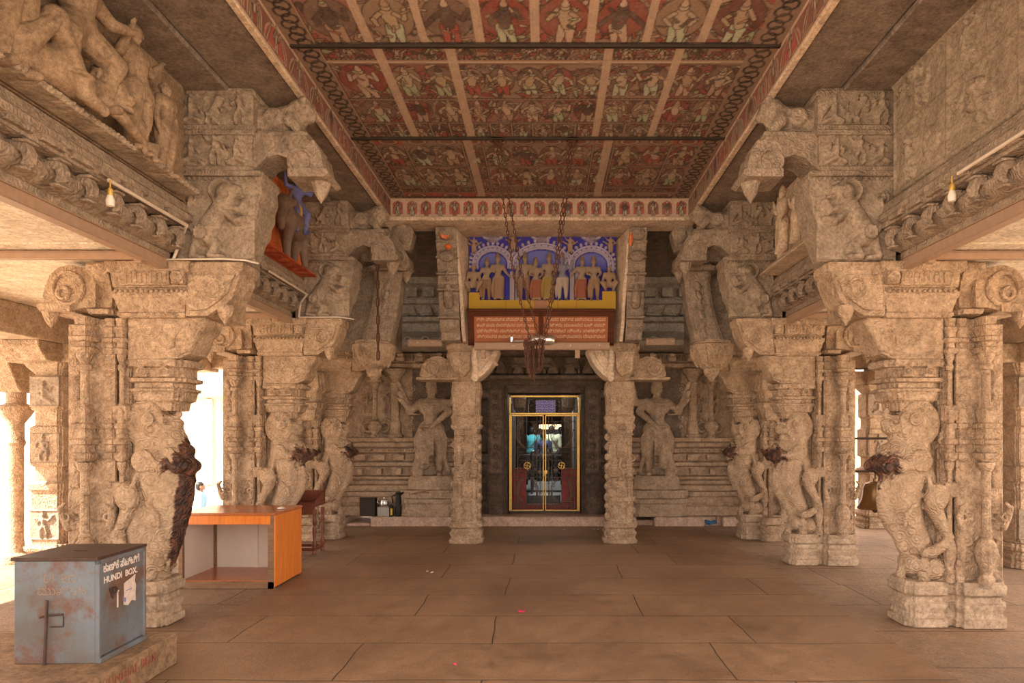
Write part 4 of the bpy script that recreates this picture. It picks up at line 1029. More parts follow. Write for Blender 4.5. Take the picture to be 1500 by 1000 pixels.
# doorway of dark oiled stone
def doorway():
    m=MB()
    for x0,x1 in ((-1.14,DX0-.0),(DX1,1.27)):
        pass
    zt=PZ(577,12.9)
    L0,R0=-1.13,1.26
    # jamb steps
    steps=[(DX0-.03,DX0-.09,12.86),(DX0-.09,DX0-.40,12.78),(DX0-.40,L0-.02,12.98)]
    for sgn in (-1,1):
        for a,b,y in steps:
            if sgn>0: a,b=DX0+DX1-a,DX0+DX1-b
            m.bx(a,b,y,13.5,.17,2.75)
    m.bx(DX0-.09,DX1+.09,12.84,13.5,zt+.02,2.75); m.bx(DX0-.42,DX1+.42,12.76,13.5,zt+.16,2.75)
    # base blocks of jambs
    for c in (DX0-.24,DX1+.24):
        m.stack(c,12.95,[(.17,.19,.24),(.5,.19,.24),(.52,.17,.22),(.58,.18,.23),(.9,.18,.23),(.92,.16,.21)],redent())
    # side mouldings in shadow
    for c in (L0+.08,R0-.08):
        m.stack(c,13.05,[(.17,.17,.25),(.4,.18,.27),(.45,.13,.2),(.7,.13,.2),(.75,.17,.25),(.85,.17,.25),(.9,.12,.2),(1.1,.12,.2),(1.15,.16,.25),(1.3,.16,.25),(1.33,.1,.18),(2.3,.1,.18),(2.35,.16,.25),(2.5,.18,.27),(2.52,.1,.2),(2.75,.1,.2)],redent())
    struct(m.build('wall_back_doorway',M['dark'],None,25,.008))
    rr=random.Random(2)
    for c in (DX0-.245,DX1+.245):
        struct(relief('trim_jamb_scroll',M['jamb'],(c-.115,12.775,.95),(1,0,0),(0,0,1),.23,1.55,rscroll(.02,.03,.21,1.5,.03,rr)+[('b',0,0,.012,1.55,.01),('b',.218,0,.23,1.55,.01)],.011,None,.01))
    # lintel eave with a row of small shrines
    m=MB().prism([(13.2,2.66),(12.62,2.66),(12.55,2.69),(12.56,2.75),(12.66,2.79),(13.2,2.79)],'x',L0-.1,R0+.1)
    for i in range(8):
        x=L0+.06+i*.322; m.stack(x,12.72,[(2.79,.09,.07),(2.84,.10,.08),(2.87,.06,.05),(2.93,.07,.06),(2.97,.045,.04),(3.03,.02,.02)]); m.sph((x,12.66,2.86),(.09,.03,.07),None,8,6)
        m.sph((x+.16,12.72,2.84),(.04,.04,.06),None,8,6)
    m.bx(L0-.1,R0+.1,12.80,13.5,2.79,3.12)
    m.prism([(13.2,3.10),(12.5,3.12),(12.42,3.17),(12.44,3.25),(12.6,3.30),(13.2,3.32)],'x',L0-.05,R0+.05)
    for i in range(5):
        x=L0+.25+i*.48; m.stack(x,12.74,[(2.9,.15,.06),(2.95,.17,.08),(2.98,.12,.05),(3.06,.14,.06),(3.1,.1,.05)],redent())
    struct(m.build('trim_lintel_eave',M['jamb'],None,25,.006))
    struct(MB().bx(L0-.2,R0+.2,12.9,13.5,3.3,4.62).build('wall_back_over_door',M['wallup'],None,0))
doorway()
# kerb along the sanctum plinth
m=MB(); m.bx(-3.55,-3.1,12.38,13.4,-.01,.05)
m.bx(-3.08,1.72,12.32,13.5,-.01,.172); m.bx(2.05,2.95+.0,12.32,13.5,-.01,.165); m.bx(3.28,4.0,12.32,13.5,-.01,.165)
m.bx(1.72,2.05,12.45,13.5,-.01,.10); m.bx(2.95,3.28,12.42,13.5,-.01,.16); m.bx(-4.3,-3.55,12.32,13.5,-.01,.165)
struct(m.build('trim_kerb',M['kerb'],None,0,.02))

# ------------------------------------------------------------------ gate
YG=12.9
def gate():
    z0,z1,zt=.185,PZ(607,YG),PZ(579,YG); x0,x1=DX0+.0,DX1-.0; xc=(x0+x1)/2
    d=empty('door_1',(xc,YG,z0)); struct(d,'ornate iron double gate with gold painted frame'); h=(x1-x0)/2; H=z1-z0; T=zt-z0
    m=MB(); w=.022
    m.bx(-h,-h+w*1.4,-.03,.03,0,T); m.bx(h-w*1.4,h,-.03,.03,0,T); m.bx(-h,h,-.03,.03,T-w*1.6,T); m.bx(-h,h,-.03,.03,H,H+w*1.4)
    m.build('gate_frame',M['brass'],d,0,.003)
    m=MB(); m.bx(-h,h,-.03,.04,-.0,.035); m.build('gate_sill',M['blackiron'],d,0)
    # transom scrollwork
    m=MB(); zz0,zz1=H+.03,T-.04
    for j in range(3):
        z=zz0+(j+.5)*(zz1-zz0)/3
        for i in range(13):
            x=-h+.09+i*(2*h-.18)/12; m.torus((x,0,z),.032,.0055,'y',12,5,1.1,.9); 
            m.tube([(x-.03,0,z-.03),(x,0,z+.02),(x+.035,0,z-.02),(x+.045,0,z+.03)],.005,5)
        m.tube([(-h,0,z+.055),(h,0,z+.055)],.004,5)
    m.build('transom_grille',M['grille'],d,30)
    for q in (-1,1):
        lf=MB(); a,b=(q*h-q*.03),q*.012
        lo,hi=min(a,b),max(a,b)
        lf.bx(lo,lo+.02,-.02,.02,.01,H-.01); lf.bx(hi-.02,hi,-.02,.02,.01,H-.01); lf.bx(lo,hi,-.02,.02,H-.03,H-.008); lf.bx(lo,hi,-.02,.02,.035,.055)
        leaf=lf.build('gate_leaf',M['brass'],d,0,.003)
        g=MB(); W=hi-lo; C=(lo+hi)/2
        def T_(P,r=.005): g.tube([(C+x*W/2,0,z*H) for x,z in P],r*1.3,5)
        for xx in (-.78,-.58,.58,.78): T_([(xx,.04),(xx,.98)])
        for z in (.07,.11,.36,.41,.62,.66,.93): T_([(-.95,z),(.95,z)])
        for sg in (-1,1):
            for k in range(3): T_([(sg*(.15+.12*k),.36),(sg*(.5+.1*k),.28-.02*k),(sg*(.55+.08*k),.18),(sg*(.2+.1*k),.11)]); T_([(sg*(.1+.1*k),.66),(sg*(.45+.1*k),.72+.02*k),(sg*(.5+.1*k),.84),(sg*(.2+.1*k),.93)])
            for z in (.2,.3,.45,.6,.74,.84): g.torus((C+sg*.78*W/2,0,z*H),.018,.005,'y',10,5)
            for z in (.28,.58,.72,.88): g.torus((C+sg*.5*W/2,0,z*H),.03,.005,'y',12,5)
        T_([(0,.38),(.5,.48),(0,.58),(-.5,.48),(0,.38)],.006)
        for i in range(4): T_([(-.9+i*.5,.04),(-.9+i*.5,.09),(-.65+i*.5,.09),(-.65+i*.5,.04)],.005)
        g.build('grille',M['grille'],leaf,30)
        e=MB(); ez=.48*H; e.torus((C,-.01,ez),.062,.007,'y',22,6)
        a_=.038; r=.0062
        e.tube([(C-a_,-.012,ez+a_),(C-a_,-.012,ez),(C+a_,-.012,ez),(C+a_,-.012,ez-a_)],r,6) if False else None
        for rot in (0,1):
            if rot==0: P=[(-a_,a_),(-a_,0),(a_,0),(a_,-a_)]
            else: P=[(a_,a_),(0,a_),(0,-a_),(-a_,-a_)]
            for (p1,p2) in zip(P[:-1],P[1:]): e.tube([(C+p1[0],-.012,ez+p1[1]),(C+p2[0],-.012,ez+p2[1])],r,6)
        e.build('round_emblem',M['brass'],leaf,30)
        if q>0: MB().bx(-.02,.05,-.035,-.015,.40*H,.43*H).tube([(.0,-.03,.42*H),(-.01,-.05,.36*H)],.012,8).build('padlock',M['brass'],leaf,30)
gate()
# corridor behind the gate
for nm,a in (('left',(-1.3,-.75,13.5,26,.1,3.3)),('right',(.88,1.4,13.5,26,.1,3.3)),('end',(-1.3,1.4,26,26.3,.1,3.3))): struct(MB().bx(*a).build('wall_corridor_'+nm,M['dark'],None,0))
struct(MB().bx(-.75,.88,13.5,26,2.75,3.3).build('ceiling_corridor',M['dark'],None,0))
m=MB(); m.bx(-.76,-.30,13.3,13.55,.17,1.0); m.bx(.39,.89,13.3,13.55,.17,1.0); m.bx(-.3,.39,13.3,13.5,.17,.30)
for i in range(8): m.bx(-.63+i*.17,-.47+i*.17,13.28,13.3,.18,.24)
struct(m.build('wall_corridor_red_dado',M['redwall'],None,0))
m=MB(); m.bx(-1.3,1.4,13.4,26,-.3,.19)
struct(m.build('floor_corridor',M['greyst'],None,0))
m=MB(); m.bx(-.31,.40,14.6,15.0,.19,.36).bx(-.62,.72,17.5,26,.19,.24); struct(m.build('trim_corridor_step',M['greyst'],None,0,.01))
m=MB()
for x in (-.55,.62):
    for y in (16.5,19.5): m.stack(x,y,[(.2,.12,.12),(.4,.12,.12),(.42,.09,.09),(2.2,.09,.09),(2.3,.14,.14),(2.75,.16,.16)],redent())
struct(m.build('wall_corridor_piers',M['dark'],None,0))
# queue rail
t=empty('queue_rail',(-.25,16.0,.2)); tag(t,'bright steel queue rail inside the dark corridor','rail')
for y in (0,1.2,2.4): MB().tube([(0,y,0),(0,y,1.05)],.022,8).build('post',M['chrome'],t)
m=MB(); m.tube([(0,0,1.03),(0,2.4,1.03)],.02,8); m.tube([(0,0,.7),(0,2.4,.7)],.014,8); m.tube([(-.3,0,.98),(.7,0,.98)],.018,8); m.tube([(-.3,0,.86),(.7,0,.86)],.015,8); m.build('handrail',M['chrome'],t)
t=MB().bx(-.2,.35,19.0,19.04,2.28,2.62).build('hanging_sign',M['signglow'],None,0,.005); tag(t,'small backlit violet sign hanging high inside the corridor','sign')
t=MB().bx(-.16,.62,24.0,24.1,1.86,2.02).build('altar_lamp',M['lampglow'],None,0,.01); tag(t,'glowing altar light at the far end of the corridor','lamp')
t=MB().stack(.23,24.05,[(.24,.5,.2),(.4,.5,.2),(.42,.42,.16),(1.8,.42,.16),(1.855,.48,.18)]).build('altar',M['greyst'],None,0,.01); tag(t,'dark stone altar block at the far end of the corridor','altar')
l=bpy.data.lights.new('corridor_fill_area','AREA'); l.energy=45; l.size=.15; l.size_y=1.2; l.shape='RECTANGLE'; l.color=(.92,.96,1)  # area light added to brighten the far corridor, no fitting belongs to it
lo=bpy.data.objects.new('corridor_fill_area',l); COL.objects.link(lo); lo.location=(.05,20.3,2.7); tag(lo,'added fill light under the corridor ceiling','lamp')
l=bpy.data.lights.new('corridor_fill_point','POINT'); l.energy=25; l.shadow_soft_size=.1; l.color=(1,.85,.65)  # point light added to lift the corridor just inside the gate
lo=bpy.data.objects.new('corridor_fill_point',l); COL.objects.link(lo); lo.location=(.05,16.2,2.6); tag(lo,'added fill light in the corridor behind the gate','lamp')
# ---- people
def person(x,y,z,H,rz,shirt,trouser,label,pose=None,kneel=False,build=1.0):
    t=empty('person',(x,y,z),rz); tag(t,label,'person')
    arms=pose or [(-1,(-.16,.0,.63),(-.15,-.06,.49)),(1,(.16,.0,.63),(.15,-.06,.49))]
    b=fig(MB(),H,arms,None,0,0,False,build,n=10); remesh(b,'body',M['skin'],t,.012,2)
    m=MB(); k=H*build
    m.limb([(0,0,.53*H),(0,0,.62*H),(0,0,.74*H)],[.092*k,.088*k,.10*k],12); m.sph((0,0,.76*H),(.135*k,.09*k,.085*k),None,14,10); m.sph((0,0,.53*H),(.118*k,.09*k,.06*k),None,14,10)
    for q_,e,w_ in arms: m.limb([(q_*.12*H,0,.80*H),(e[0]*H,e[1]*H,e[2]*H+.01)],[.055*k,.045*k],10)
    m.torus((0,.0,.845*H),.04*k,.014*k,'z',14,6)
    remesh(m,'shirt',M[shirt],t,.012,2)
    m=MB(); m.sph((0,0,.50*H),(.112*k,.085*k,.075*k),None,14,10)
    for q_ in (-1,1): m.limb([(q_*.06*H,0,.5*H),(q_*.075*H,-.01*H,.27*H),(q_*.075*H,.01*H,.05*H)],[.08*k,.062*k,.045*k],10)
    remesh(m,'trousers',M[trouser],t,.012,2)
    m=MB(); m.sph((0,.012*H,.952*H),(.06*H,.064*H,.063*H),None,14,10); m.sph((0,.03*H,.925*H),(.055*H,.045*H,.055*H),None,12,8); remesh(m,'hair',M['hair'],t,.01,1)
    return t
person(-.36,21.6,.24,1.66,PI-.2,'c_teal','c_trouser','person in teal patterned shirt, seen from behind at the left inside the gate',[(-1,(-.16,.0,.63),(-.12,-.12,.6)),(1,(.16,.0,.63),(.15,-.06,.49))],build=1.1)
person(.0,20.9,.24,1.48,PI+.1,'c_navy','c_trouser','short person in dark navy shirt in the middle of the corridor')
person(.26,21.2,.24,1.68,PI,'c_olive','c_trouser','person in pale olive shirt just right of the gate centre bar, seen from behind',build=1.15)
person(.56,22.0,.24,1.66,PI+.2,'c_sky','c_trouser','person in light blue shirt behind the olive shirt',build=1.08)
person(.68,23.6,.24,1.58,PI,'c_grey','c_trouser','person in grey shirt at the far right edge of the corridor')
person(-.12,23.4,.24,1.62,.1,'c_white','c_trouser','person in white shirt facing out, deepest in the corridor')
M['orangepaint']=stone('flaking_orange_paint',(.70,.17,.045),(.62,.13,.035),(.78,.26,.09),carve=0,grain=.3,pale=(.62,.48,.38))
M['redground']=stone('flame_red_paint',(.50,.07,.03),(.40,.05,.025),(.70,.20,.08),carve=.3,grain=.3,csc=14)
M['bullpaint']=plain('grey_brown_bull_paint',(.17,.115,.085),.6,0,.3,25)
M['bluepaint']=plain('violet_blue_paint',(.15,.15,.36),.55,0,.35,25)
# ------------------------------------------------------------------ third-row corner pillars and the two vestibule pillars
def third(s,label):
    t=yali_pillar(s,label,damaged=False,full=2,holes=False); t.location.y=10.75
    yf=[o for o in t.children if o.name.startswith('yali_figure')][0]
    f=dup(yf,t); f.name='yali_figure'; f.rotation_euler.z=s*PI/2; f.location=(s*1.02,.02,.02); f.scale=(.92,.92,.98)
    col_stain_dark=[o for o in t.children]
    m=MB(); base_st(m,.72,.0,.15,.16,.36); m.stack(.72,.05,[(1.88,.12,.14),(1.95,.16,.18),(2.05,.2,.22),(2.07,.24,.26),(2.15,.24,.26),(2.17,.19,.2),(2.3,.22,.24),(2.34,.3,.3),(2.62,.26,.3)],redent())
    Bd(m,s,'front_abacus',M['pillar'],t,25,.006)
    return t
third(-1,'third left pillar in the hall corner, with a dark broken beast facing the camera')
third(1,'third right pillar in the hall corner, with dark broken beasts on two faces')
def corner_corbel(s,label):
    cx=PX(1045,9.75) if s>0 else PX(545,9.75)
    t=empty('corner_corbel',(cx,9.95,2.45)); tag(t,label,'corbel')
    # local u: towards the hall centre is negative
    m=MB(); m.lathe(0.02,0,[(.02,-.02),(.05,.03),(.10,.08),(.12,.16),(.22,.22),(.28,.36),(.31,.46),(.31,.50),(.27,.52),(.27,.56)][::1],16)
    for i in range(12):
        a=2*PI*i/12; m.limb([(.02+math.cos(a)*.20,math.sin(a)*.20,.2),(.02+math.cos(a)*.27,math.sin(a)*.27,.34),(.02+math.cos(a)*.29,math.sin(a)*.29,.45)],[.02,.035,.03],6)
    Bd(m,s,'lotus_base',M['pillar'],t,30)
    m=MB()
    def sec(lv):
        n=len(redent()); v=[];f=[]
        for z,ux,yy,h in lv: v+=[(ux+a*h,yy+b*h,z) for a,b in redent()]
        for k in range(len(lv)-1):
            for i in range(n): j=(i+1)%n; f.append((k*n+i,k*n+j,(k+1)*n+j,(k+1)*n+i))
        f.append(tuple(range(n))[::-1]); f.append(tuple((len(lv)-1)*n+i for i in range(n))); m.add(v,f)
    sec([(.54,-.06,-.02,.20),(.60,-.06,-.03,.20),(.85,-.15,-.08,.19),(1.1,-.21,-.12,.185),(1.35,-.25,-.16,.18),(1.45,-.26,-.18,.20),(1.5,-.26,-.18,.20)])
    for i in range(6): m.limb([(-.14-.02*i,-.24-.02*i,.62+.13*i),(-.17-.02*i,-.27-.02*i,.68+.13*i)],[.05,.03],8)
    m.torus((-.24,-.34,1.2),.07,.018,'y',18,6,.8,1.3)
    sec([(1.5,-.22,-.2,.24),(1.56,-.22,-.2,.25),(1.6,-.25,-.2,.19),(1.75,-.27,-.2,.19),(1.78,-.28,-.2,.14)])
    Bd(m,s,'curved_shaft',M['upper'],t,28,.006)
    m=MB(); R_l=[(-.1,1.62),(-.28,1.56),(-.36,1.50),(-.52,1.50),(-.58,1.56),(-.57,1.68),(-.50,1.78),(-.38,1.86),(-.2,1.88),(.1,1.84),(.1,1.62)]
    m.prism(R_l,'y',-.42,-.08); lotus_bud(m,-.50,-.25,1.50,.06); m.torus((-.42,-.44,1.68),.09,.02,'y',18,6)
    sec([(1.80,-.42,-.22,.13),(1.9,-.44,-.24,.15),(2.05,-.47,-.27,.16),(2.12,-.46,-.27,.13),(2.18,-.47,-.27,.14)])
    m.sph((-.50,-.38,2.0),(.10,.09,.12)); m.sph((-.46,-.38,2.1),(.09,.07,.06)); m.bx(-.5,.5,-.2,.6,1.86,2.15)
    Bd(m,s,'beast_head_bracket',M['upper'],t,28,.006)
    m=MB(); m.bx(-.2,.75,.1,.9,.50,2.15); Bd(m,s,'rear_block',M['upper'],t,0,.01)
    return t
corner_corbel(-1,'curved corner corbel on a lotus base, upper left of the vestibule, chain hanging before it')
corner_corbel(1,'curved corner corbel on a lotus base at the upper right of the vestibule')

def vest_pillar(s,cx,label):
    t=empty('vestibule_pillar',(cx,10.4,0)); tag(t,label,'pillar')
    m=MB(); base_st(m,0,.2,.235,.25,.34); Bd(m,1,'base',M['pillar'],t,25,.008)
    m=MB(); m.stack(0,.2,[(.33,.20,.21),(.36,.22,.23),(.38,.20,.20),(.62,.20,.20),(.64,.225,.22),(.70,.225,.22),(.72,.195,.19),(1.05,.19,.19),(1.07,.215,.21),(1.14,.215,.21),(1.16,.18,.18),(1.72,.18,.18),(1.75,.22,.22),(1.80,.235,.23),(1.83,.21,.21),(1.90,.225,.22),(1.93,.235,.23),(1.96,.205,.2),(2.25,.21,.21),(2.3,.23,.22),(2.47,.21,.21)],redent())
    m.build('shaft',M['pillar'],t,25,.008)
    colonnette('colonnette',-.09,-.0,.035,.34,1.78,t); colonnette('colonnette',.13,.0,.03,.34,1.78,t)
    rr=random.Random(31)
    pr=rscroll(.03,.03,.15,.5,.02,rr)+rfig(.17,.62,.42,.05,rr)+rscroll(.05,1.1,.3,1.4,.02,rr)+[('b',.03,.55,.32,.6,.02),('b',.03,1.05,.32,1.08,.02)]
    relief('worn_carving',M['pillar'],(-.175,.015,.34),(1,0,0),(0,0,1),.35,1.42,pr,.012,t,.02)
    m=MB()
    for i,(a,b) in enumerate(((-.16,.4),(.17,.5),(-.17,.9),(.17,1.3),(-.16,1.5))): m.torus((a,.02,b),.045,.016,'y',14,6)
    for i in range(9): m.sph((-s*.20,.02+.02*(i%2),.42+i*.15),(.045,.05,.055),None,8,6)
    lower=m.build('ring_carving',M['pillar'],t,30)
    # capital : faceted block, thick curved arm into the doorway, trunk curl outward
    m=MB(); m.stack(0,.18,[(2.47,.16,.2),(2.52,.20,.24),(2.60,.24,.28),(2.72,.27,.31),(2.86,.29,.33),(2.93,.27,.31),(2.96,.29,.34),(3.03,.29,.34)],[(-1,-.55),(-.6,-1),(.6,-1),(1,-.55),(1,1),(-1,1)])
    m.prism([(-.2,2.9),(-.15,2.6),(-.0,2.52),(.08,2.62),(.10,2.9)],'y',-.22,-.05)
    mirror(m,-s); m.build('capital',M['pillar'],t,30,.012)
    m=MB() # inner arm, local +x = towards the door
    I=[(.10,2.48),(.20,2.50),(.28,2.56),(.36,2.64),(.44,2.76),(.49,2.87),(.51,2.92),(.51,2.97),(.12,2.99)]
    m.prism(I,'y',-.12,.42); 
    for yy in (-.13,.43): m.limb([(.14,yy,2.56),(.24,yy,2.6),(.33,yy,2.7),(.40,yy,2.82),(.43,yy,2.92)],[.02,.025,.025,.02,.02],8); m.limb([(.12,yy,2.72),(.2,yy,2.75),(.27,yy,2.84),(.29,yy,2.93)],[.02]*4,8)
    m.limb([(.16,-.14,2.5),(.17,-.15,2.65),(.14,-.14,2.82),(.16,-.12,2.95)],[.05,.055,.05,.05],8)
    for d in (-.05,.33): m.sph((.47,d,2.93),(.05,.08,.05))
    mirror(m,-s); m.build('door_side_arm',M['plaster'],t,30,.01)
    m=MB() # outer arm
    O=[(-.2,2.52),(-.66,2.52),(-.70,2.56),(-.69,2.62),(-.66,2.72),(-.60,2.80),(-.50,2.85),(-.38,2.85),(-.28,2.80),(-.2,2.76)]
    m.prism(O,'y',.0,.40); m.torus((-.52,-.01,2.67),.10,.03,'y',22,8); m.bx(-.75,-.1,-.04,.44,2.49,2.53)
    for i in range(4): m.torus((-.42+i*.05,-.0,2.75-.02*i),.07,.012,'y',14,5)
    mirror(m,-s); m.build('trunk_bracket',M['pillar'],t,30,.008)
    return t
vp_l=vest_pillar(-1,PX(682,10.4),'square carved pillar left of the gate with worn ringed shaft')
vp_r=vest_pillar(1,PX(909,10.4),'square carved pillar right of the gate with flaking curved bracket')
# stepped corbel walls flanking the stucco niche
for s,(xo,xi0,xi1),lb in ((-1,(PX(640,9.7),PX(668,9.55),PX(687,10.2)),'stepped corbel wall left of the painted stucco niche, red paint patch near its top'),(1,(PX(946,9.7),PX(922,9.55),PX(903,10.2)),'stepped corbel wall right of the painted stucco niche, plastered inner face')):
    t=empty('corbel_wall',((xo+xi0)/2,10.0,3.03)); tag(t,lb,'corbel wall'); x0=t.location.x; y0=10.0
    P=[(.28,0),(.08,.02),(.05,.12),(-.06,.2),(-.10,.45),(-.16,.6),(-.16,.72),(-.24,.78),(-.24,.95),(-.32,1.05),(-.32,1.22),(-.38,1.28),(-.38,1.38),(-.44,1.42),(-.46,1.53),(.8,1.53),(.8,0)]
    m=MB(); a,b=sorted((xo-x0,xi0-x0)); m.prism(P,'x',a,b)
    mm=s*(b if s>0 else -a); c=(a+b)/2
    m.limb([(c,-.14,.52),(c,-.26,.62),(c,-.22,.74)],[.08,.07,.05],8); m.sph((c,-.40,1.45),(.12,.10,.09)); m.sph((c,-.34,1.15),(.12,.08,.08)); m.torus((c,-.27,.88),.06,.02,'x',14,6)
    for z in (.3,.68,.9,1.12,1.33): m.bx(a-.012,b+.012,-.2-(z-.3)*.2,.3,z,z+.03)
    m.build('stepped_block',M['upper'],t,28,.014)
    # tapered plaster inner face
    m=MB(); w=[(xi0-x0+s*.02,-.43),(xi1-x0,.2),(xi1-x0,.6),(xi0-x0+s*.2,.6),(xi0-x0+s*.02+s*.06,-.43)]
    Q=[(.0,.0,.06),(.2,.0,-.03),(.45,.0,-.07),(.72,.0,-.14),(1.0,.0,-.24),(1.25,.0,-.31),(1.53,.0,-.42)]
    v=[];f=[]
    for z,_,yf in Q:
        k=(.2-yf)/(.2+.43); xf=(xi1-x0)+((xi0-x0)-(xi1-x0))*k
        v+=[(xf,yf,z),(xi1-x0,.2,z),(xi1-x0,.6,z),(xi1-x0+s*.15,.6,z),(xf+s*.05,yf-.012,z)]
    for k in range(len(Q)-1):
        for i in range(5): j=(i+1)%5; f.append((k*5+i,k*5+j,k*5+5+j,k*5+5+i))
    f.append((4,3,2,1,0)); f.append(tuple((len(Q)-1)*5+i for i in range(5))); m.add(v,f); 
    m.build('plaster_face',M['plasterpaint'],t,0,.01)
    (MB().sph(((a+b)/2-.01,-.465,1.42),(.07,.02,.06)).sph(((a+b)/2+.03,-.40,1.27),(.05,.03,.04)) if s<0 else MB().sph((a+.02,-.44,1.36),(.03,.03,.10))).build('red_paint_patch',M['orangepaint'],t,40)
# plaster cove over the niche
struct(MB().prism([(9.5,4.575),(9.5,4.62),(10.35,4.62),(10.35,4.60)],'x',-1.2,1.32).build('trim_niche_cove',M['plaster'],None,0))

# ------------------------------------------------------------------ painted stucco niche
DN=10.15
def npx(px): return PX(px,DN)
def npz(py): return PZ(py,DN)
BLU=(.04,.035,.30); LIL=(.40,.35,.46); YEL=(.42,.26,.03)
def niche():
    x0,x1,z0,z1=npx(687),npx(902),npz(457),npz(344); W=x1-x0;H=z1-z0
    t=empty('stucco_shrine_relief',((x0+x1)/2,DN,z0)); tag(t,'painted stucco relief of gods under three arches on bright blue ground','relief'); ox=t.location.x
    U_=lambda px:npx(px)-x0; V_=lambda py:npz(py)-z0; K_=DN/1000
    pr=[]; arcs=[(722,19.5,371,441),(793,31.5,367,441),(866,22.5,371,441)]
    for cx,hw,top,bot in arcs:
        r=hw*K_; cu=U_(cx); cv=V_(top)-r*(.85 if hw<30 else .62); fl=.85 if hw<30 else .62
        for k,(dr,rr_,h) in enumerate(((.03,.016,.05),(.065,.02,.065),(.10,.016,.05))):
            pts=[(cu+(r+dr)*math.cos(a),cv+(r*fl+dr)*math.sin(a)) for a in np.linspace(-.25,PI+.25,26)]
            pr+=chain(pts,rr_,h)
        for a in np.linspace(-.1,PI+.1,17): pr.append(('e',cu+(r+.145)*math.cos(a),cv+(r*fl+.145)*math.sin(a),.032,.024,a,.05))
    for cx in (750,758,838,846): pr.append(('b',U_(cx)-.035,V_(441),U_(cx)+.035,V_(398),.03))
    for cx in (722,793,866):   # grinning kirtimukha masks
        cv=V_(351); pr+=[('e',U_(cx),cv,.085,.055,0,.09)]+[('e',U_(cx)+q_*.035,cv+.02,.018,.018,0,.12) for q_ in (-1,1)]+[('c',U_(cx)+q_*.06,cv,.025,U_(cx)+q_*.13,cv+.03,.02,.06) for q_ in (-1,1)]+[('c',U_(cx)-.04,cv-.035,.012,U_(cx)+.04,cv-.035,.012,.11)]
    pr.append(('b',0,0,W,V_(441),.10)); pr.append(('b',0,0,U_(704),V_(430),.10)); pr.append(('b',U_(881),0,W,V_(428),.10))
    def col(U,V):
        C=np.ones(U.shape+(3,))*np.array(BLU); 
        Hh=hf([p for p in pr if p[0]!='b'],U,V)
        Cm=(np.clip(Hh/.018,0,1))[...,None]; C=C*(1-Cm)+np.array(LIL)*Cm
        # small dark beads along the arch bands
        for cx,hw,top,bot in arcs:
            r=hw*K_; cu=U_(cx); fl=.85 if hw<30 else .62; cv=V_(top)-r*fl
            for a in np.linspace(0,PI,13):
                d=np.hypot(U-(cu+(r+.065)*math.cos(a)),V-(cv+(r*fl+.065)*math.sin(a))); mm=np.clip((.011-d)/.004+.5,0,1)[...,None]; C=C*(1-mm)+np.array((.10,.09,.25))*mm
            ins=(((U-cu)**2/r**2+(V-cv)**2/(r*fl)**2<1)&(V>cv-.05)&(V>V_(405)))[...,None]; lg=ins*np.clip((V-V_(400))/.2,0,1)[...,None]*.55
            C=C*(1-lg)+np.array((.22,.24,.55))*lg
        for cx in (750,758,838,846):
            mm=((np.abs(U-U_(cx))<.035)&(V>V_(441))&(V<V_(398)))[...,None]; C=np.where(mm,np.array((.34,.28,.30)),C)
        for cx in (722,793,866):
            d=np.hypot((U-U_(cx))/.085,(V-V_(351))/.055); mm=np.clip(1.3-d,0,1)[...,None]; C=C*(1-mm)+np.array((.24,.19,.24))*mm
        mm=((V<V_(441))|((U<U_(704))&(V<V_(430)))|((U>U_(881))&(V<V_(428))))[...,None]; C=np.where(mm,np.array(YEL),C)
        for cx in (742,768,783,817,844): 
            mm=((np.abs(U-U_(cx))<.006)&(V<V_(441)))[...,None]; C=np.where(mm,np.array((.40,.16,.04)),C)
        mm=((U>U_(784))&(U<U_(802))&(V<V_(441)))[...,None]; C=np.where(mm,np.array((.34,.17,.10)),C)
        return C
    b=relief('blue_backdrop',M['fadedst'],(x0-ox,.0,0),(1,0,0),(0,0,1),W,H,pr,.008,t,.06,.0008,col)
    figs=[(713,378,441,(.30,.17,.10),0,'r'),(731,372,441,(.36,.22,.14),1,'l'),(768,371,442,(.27,.16,.10),0,'r'),(786,378,442,(.34,.12,.07),1,'n'),(803,371,442,(.36,.25,.07),1,'n'),(824,371,442,(.50,.40,.33),0,'r'),(851,376,442,(.35,.12,.07),1,'l'),(870,376,442,(.36,.22,.13),0,'n')]
    for i,(cx,tp,bt,skirt,rb,ps) in enumerate(figs):
        m=MB(); Hf=(bt-tp)*K_/1.13; 
        am=[(-1,(-.17,-.03,.66),(-.10,-.13,.62)),(1,(.17,-.03,.66),(.10,-.13,.58))]
        if ps=='r': am=[(-1,(-.18,-.02,.66),(-.2,-.05,.5)),(1,(.2,-.02,.72),(.24,-.06,.86))]
        if ps=='l': am=[(-1,(-.2,-.02,.70),(-.26,-.06,.62)),(1,(.18,-.02,.66),(.27,-.05,.56))]
        fig(m,Hf,am,None,.02*(-1)**i,.14,bool(rb),1.15)
        m.M=None
        m.tube([(-.11*Hf,-.06*Hf,.52*Hf),(-.16*Hf,-.03*Hf,.3*Hf),(-.15*Hf,0,.06*Hf)],[.03*Hf,.03*Hf,.02*Hf],6); m.tube([(.09*Hf,-.06*Hf,.8*Hf),(-.09*Hf,-.08*Hf,.56*Hf)],.018*Hf,6)
        m.v=[(a+npx(cx)-ox,c_*.8-.10,d+npz(bt)-z0) for a,c_,d in m.v]
        o=remesh(m,'standing_figure',M['paintst'],t,.0085,1)
        zb=npz(bt)-z0
        sk=(.46,.33,.24) if i!=5 else (.30,.29,.42)
